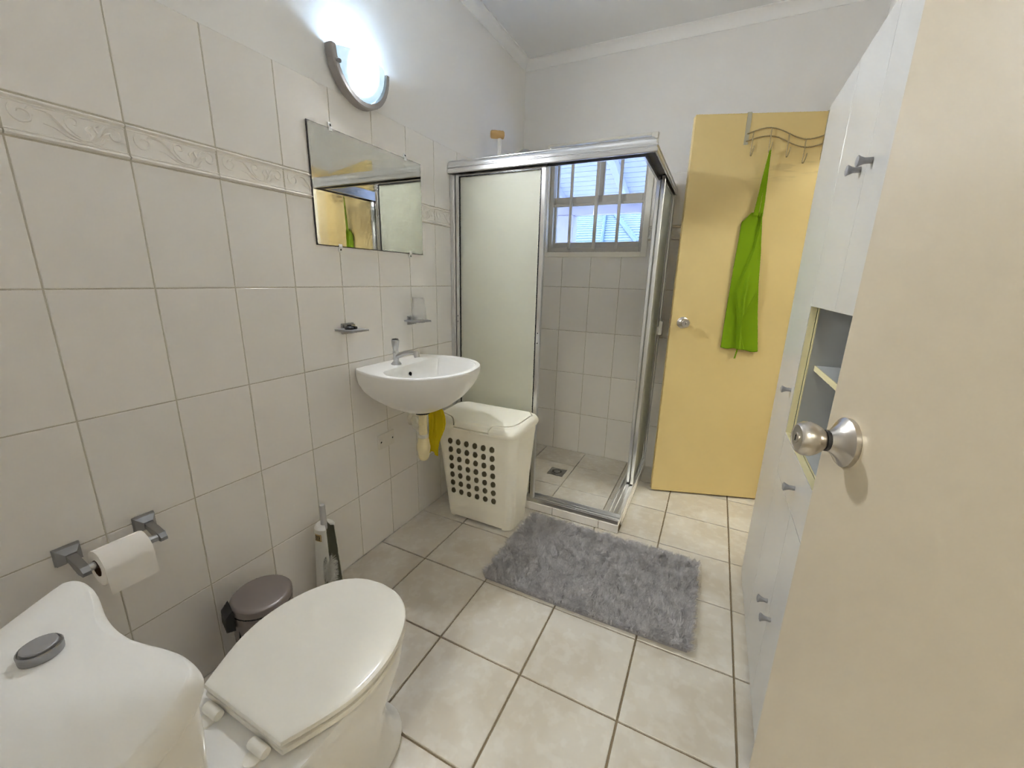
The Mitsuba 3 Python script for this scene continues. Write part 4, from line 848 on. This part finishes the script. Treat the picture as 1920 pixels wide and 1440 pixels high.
# apron
ap = thing('apron', 'bright green apron hanging folded from a door hook', 'apron')
def sheet(s_left, s_right, z_top_fn, z_bot_fn, off_fn, nu=70, nv=150, th=0.003):
    Fr, Bk = [], []
    for i in range(nv):
        t = i / (nv - 1)
        for j in range(nu):
            u = j / (nu - 1); zt, zb = z_top_fn(u), z_bot_fn(u); z = zt + (zb - zt) * t
            s = s_left(z) + (s_right(z) - s_left(z)) * u; o = off_fn(s, z, u)
            Fr.append(dpt(s, z, o)); Bk.append(dpt(s, z, max(0.0015, o - th)))
    v = np.array(Fr + Bk); f = []; N = nu * nv
    for i in range(nv - 1):
        for j in range(nu - 1):
            a_, b_, c_, d_ = i * nu + j, i * nu + j + 1, (i + 1) * nu + j + 1, (i + 1) * nu + j
            f += [(a_, d_, c_), (a_, c_, b_), (a_ + N, c_ + N, d_ + N), (a_ + N, b_ + N, c_ + N)]
    e = [(0, j) for j in range(nu)] + [(i, nu - 1) for i in range(1, nv)] + [(nv - 1, j) for j in range(nu - 2, -1, -1)] + [(i, 0) for i in range(nv - 2, 0, -1)]
    e = [i * nu + j for i, j in e]
    for q in range(len(e)):
        a_, b_ = e[q], e[(q + 1) % len(e)]; f += [(a_, b_, b_ + N), (a_, b_ + N, a_ + N)]
    return trimesh.Trimesh(v, np.array(f), process=False)
sst = lambda a_, b_, x: (lambda t: t * t * (3 - 2 * t))(min(1, max(0, (x - a_) / (b_ - a_))))
EL = lambda z: float(np.interp(z, [0.90, 1.10, 1.334, 1.556, 1.60], [0.272, 0.274, 0.275, 0.280, 0.312]))
ER = lambda z: float(np.interp(z, [0.90, 1.10, 1.25, 1.41, 1.60], [0.464, 0.432, 0.412, 0.398, 0.374]))
F1 = lambda z: float(np.interp(z, [0.88, 0.96, 1.069, 1.14, 1.206, 1.30, 1.41, 1.50, 1.60], [0.352, 0.346, 0.333, 0.316, 0.300, 0.322, 0.352, 0.362, 0.366]))
F2 = lambda z: float(np.interp(z, [0.88, 0.94, 1.0, 1.069, 1.14, 1.215, 1.30, 1.41, 1.50, 1.60], [0.398, 0.376, 0.356, 0.348, 0.376, 0.404, 0.396, 0.378, 0.372, 0.370]))
F3 = lambda z: float(np.interp(z, [0.88, 1.0, 1.10, 1.18, 1.28, 1.34], [0.362, 0.350, 0.346, 0.340, 0.346, 0.360]))
def off(s, z, u):
    h = 0.010 + 0.006 * math.sin(3.2 * u) + 0.002 * math.sin(26 * s + 9 * z)
    h += 0.015 * sst(F1(z) - 0.002, F1(z) + 0.0035, s)
    h -= 0.014 * sst(F2(z) - 0.002, F2(z) + 0.003, s)
    if z < 1.33:
        d = (s - F3(z)) / 0.006; h += 0.009 * math.exp(-d * d) * sst(1.33, 1.24, z)
    h += 0.003 * meshkit.noise(np.array([[s * 30, z * 9, 1.0]]))[0]
    return max(0.004, h)
zt_ = lambda u: 1.600 - 0.046 * max(0, 1 - u / 0.42) ** 1.0 if u < 0.42 else 1.600 - 0.004 * (u - 0.42)
zb_ = lambda u: 0.910 - 0.012 * sst(0.3, 0.5, u) - 0.006 * math.sin(9 * u)
def sl(z): return float(np.interp(z, [0.88, 1.10, 1.334, 1.600], [0.272, 0.274, 0.276, 0.284]))
part(ap, 'body', sheet(sl, ER, zt_, zb_, off), 'm_green', True)
def strap(pts, w, off_, th=0.0015):
    P = spline(pts, 30); rings = []
    for k_ in range(30):
        s, z = P[k_]; o = off_(k_ / 29) if callable(off_) else off_
        rings.append(np.array([dpt(s - w(k_ / 29) / 2, z, o), dpt(s + w(k_ / 29) / 2, z, o), dpt(s + w(k_ / 29) / 2, z, o + th), dpt(s - w(k_ / 29) / 2, z, o + th)]))
    return loft(rings)
nl = part(ap, 'neck_strap', cat([strap([(0.3555, 1.880), (0.349, 1.78), (0.344, 1.66), (0.340, 1.585)], lambda t: 0.008 + 0.016 * t, lambda t: 0.030 - 0.010 * t), strap([(0.3565, 1.881), (0.360, 1.78), (0.364, 1.68), (0.366, 1.580)], lambda t: 0.007 + 0.012 * t, lambda t: 0.028 - 0.012 * t)]), 'm_green', 30)
part(ap, 'tie', strap([(0.356, 0.93), (0.354, 0.895), (0.348, 0.853)], lambda t: 0.007, 0.022), 'm_green', 30)

# ------------------------------------------------------------------ near door
E2 = np.array([0.208, -0.978, 0]); E2 /= np.linalg.norm(E2); N2 = np.array([E2[1], -E2[0], 0]);
if N2[0] > 0: N2 = -N2
D2A = np.array([1.4745, 0.734, 0.0])
d2 = thing('door_2', 'open cream entrance door with steel knob at the right edge', 'door', kind='structure')
M2 = np.eye(4); M2[:3, 0] = E2; M2[:3, 1] = (0, 0, 1); M2[:3, 2] = N2; M2[:3, 3] = D2A
leaf2 = cbx(0.0, 0.745, 0.012, 2.045, -0.038, 0.0, 0.0015)
if np.linalg.det(M2[:3, :3]) < 0:
    leaf2.apply_transform(M2); leaf2.invert()
else: leaf2.apply_transform(M2)
part(d2, 'leaf', leaf2, 'm_cream_door', False)
knobset('door_2', 'm_nickel', D2A + E2 * 0.060 + np.array([0, 0, 1.040]), N2, rr=0.034)

# ------------------------------------------------------------------ storage cabinet
cb = thing('storage_cabinet', 'tall white storage cabinet with open niche behind the cream door', 'cabinet')
CX, CY0, CY1, CT = 1.556, 0.94, 1.850, 1.828
FT = 0.018; CXI = CX + FT + 0.002; CXB = XR - 0.012
YS, YV = 1.225, 1.510; NZ0, NZ1 = 0.788, 1.188
part(cb, 'carcass', cat([bx(CXI, CXB, CY0, CY0 + 0.016, 0.003, CT), bx(CXI, CXB, CY1 - 0.016, CY1, 0.003, CT), bx(CXB - 0.006, CXB, CY0, CY1, 0.003, CT), bx(CXI, CXB, CY0, CY1, CT - 0.016, CT), bx(CXI, CXB, YV + 0.001, YV + 0.017, 0.06, CT - 0.016), bx(CXI, CXB, CY0 + 0.016, CY1 - 0.016, 0.045, 0.061)]), 'm_cab_white', False)
part(cb, 'niche_lining', cat([bx(CXI + 0.004, CXB - 0.006, YV - 0.001, YV + 0.0008, NZ0, NZ1 + 0.03), bx(CXB - 0.0075, CXB - 0.0062, CY0 + 0.016, YV, NZ0, NZ1 + 0.03), bx(CXI + 0.004, CXB - 0.006, CY0 + 0.016, YV - 0.001, NZ1 + 0.012, NZ1 + 0.028), bx(CXI + 0.004, CXB - 0.006, CY0 + 0.016, YV - 0.001, NZ0 - 0.017, NZ0 - 0.001)]), 'm_cab_inner', False)
part(cb, 'edge_strip', cat([bx(CXI, CXI + 0.0035, YV - 0.006, YV + 0.016, NZ0 - 0.016, NZ1 + 0.03), bx(CXI, CXI + 0.0035, CY0 + 0.016, YV - 0.006, NZ0 - 0.017, NZ0 - 0.001)]), 'm_cab_edge', False, label='yellowed edge strips')
sf = part(cb, 'shelf', bx(CXI + 0.022, CXB - 0.008, CY0 + 0.017, YV - 0.0012, 0.996, 1.012), 'm_cab_inner', False)
part(sf, 'edge_strip', bx(CXI + 0.0195, CXI + 0.0219, CY0 + 0.017, YV - 0.0012, 0.996, 1.012), 'm_cab_edge', False)
for z in (1.075, 0.935): part(cb, 'shelf_pin', frame_to(lathe([(0, 0), (0.003, 0), (0.003, 0.006), (0, 0.006)], 10), (1.70, YV - 0.0012, z), (0, -1, 0)), 'm_black')
def front(kind, y0, y1, z0, z1, knob=None):
    g = 0.0011
    p = part(cb, kind, cbx(CX, CX + FT, y0 + g, y1 - g, z0 + g, z1 - g, 0.0005), 'm_cab_white', False)
    part(p, 'edge_strip', cat([bx(CX + 0.0015, CX + FT - 0.0005, y0 + 0.0002, y0 + g + 0.0001, z0 + 0.002, z1 - 0.002), bx(CX + 0.0015, CX + FT - 0.0005, y0 + 0.002, y1 - 0.002, z1 - g - 0.0001, z1 - 0.0002)]), 'm_cab_edge', False)
    if knob:
        part(p, 'knob', frame_to(lathe([(0, 0), (0.0064, 0), (0.0062, 0.008), (0.0064, 0.013), (0.0084, 0.019), (0.0118, 0.0245), (0.0116, 0.0262), (0.008, 0.0278), (0, 0.0285)], 24), (CX - 0.0002, knob[0], knob[1]), (-1, 0, 0)), 'm_silver_paint', 40, label='matt silver trumpet-shaped knob')
    return p
front('door', YV, CY1, 0.012, CT, (1.556, 0.918))
front('door', YS, YV, NZ1, CT, (YS + 0.041, 1.507))
front('door', CY0, YS, NZ1, CT, (YS - 0.041, 1.507))
front('door', YS, YV, 0.012, 0.650, (YS + 0.042, 0.328))
front('door', CY0, YS, 0.012, 0.650, (YS - 0.038, 0.328))
front('drawer', CY0, YV, 0.650, NZ0, (1.236, 0.717))

# ------------------------------------------------------------------ lamps outside the view
hl = thing('hall_lamp', 'round opal ceiling lamp in the hall outside the bathroom', 'ceiling lamp')
disc = frame_to(lathe([(0, 0), (0.16, 0), (0.19, 0.02), (0.19, 0.06), (0, 0.06)][::1], 40), (1.15, -1.35, ZC - 0.062), (0, 0, 1))
part(hl, 'bowl', disc, 'm_white_plastic', 40, emitter={'type': 'area', 'radiance': rgb([c * HALL for c in HALL_RGB])})
rl2 = thing('room_lamp', 'round opal ceiling lamp in the room beyond the right doorway', 'ceiling lamp')
disc = frame_to(lathe([(0, 0), (0.16, 0), (0.19, 0.02), (0.19, 0.06), (0, 0.06)], 40), (2.7, 1.9, ZC - 0.062), (0, 0, 1))
part(rl2, 'bowl', disc, 'm_white_plastic', 40, emitter={'type': 'area', 'radiance': rgb([c * SIDE for c in HALL_RGB])})
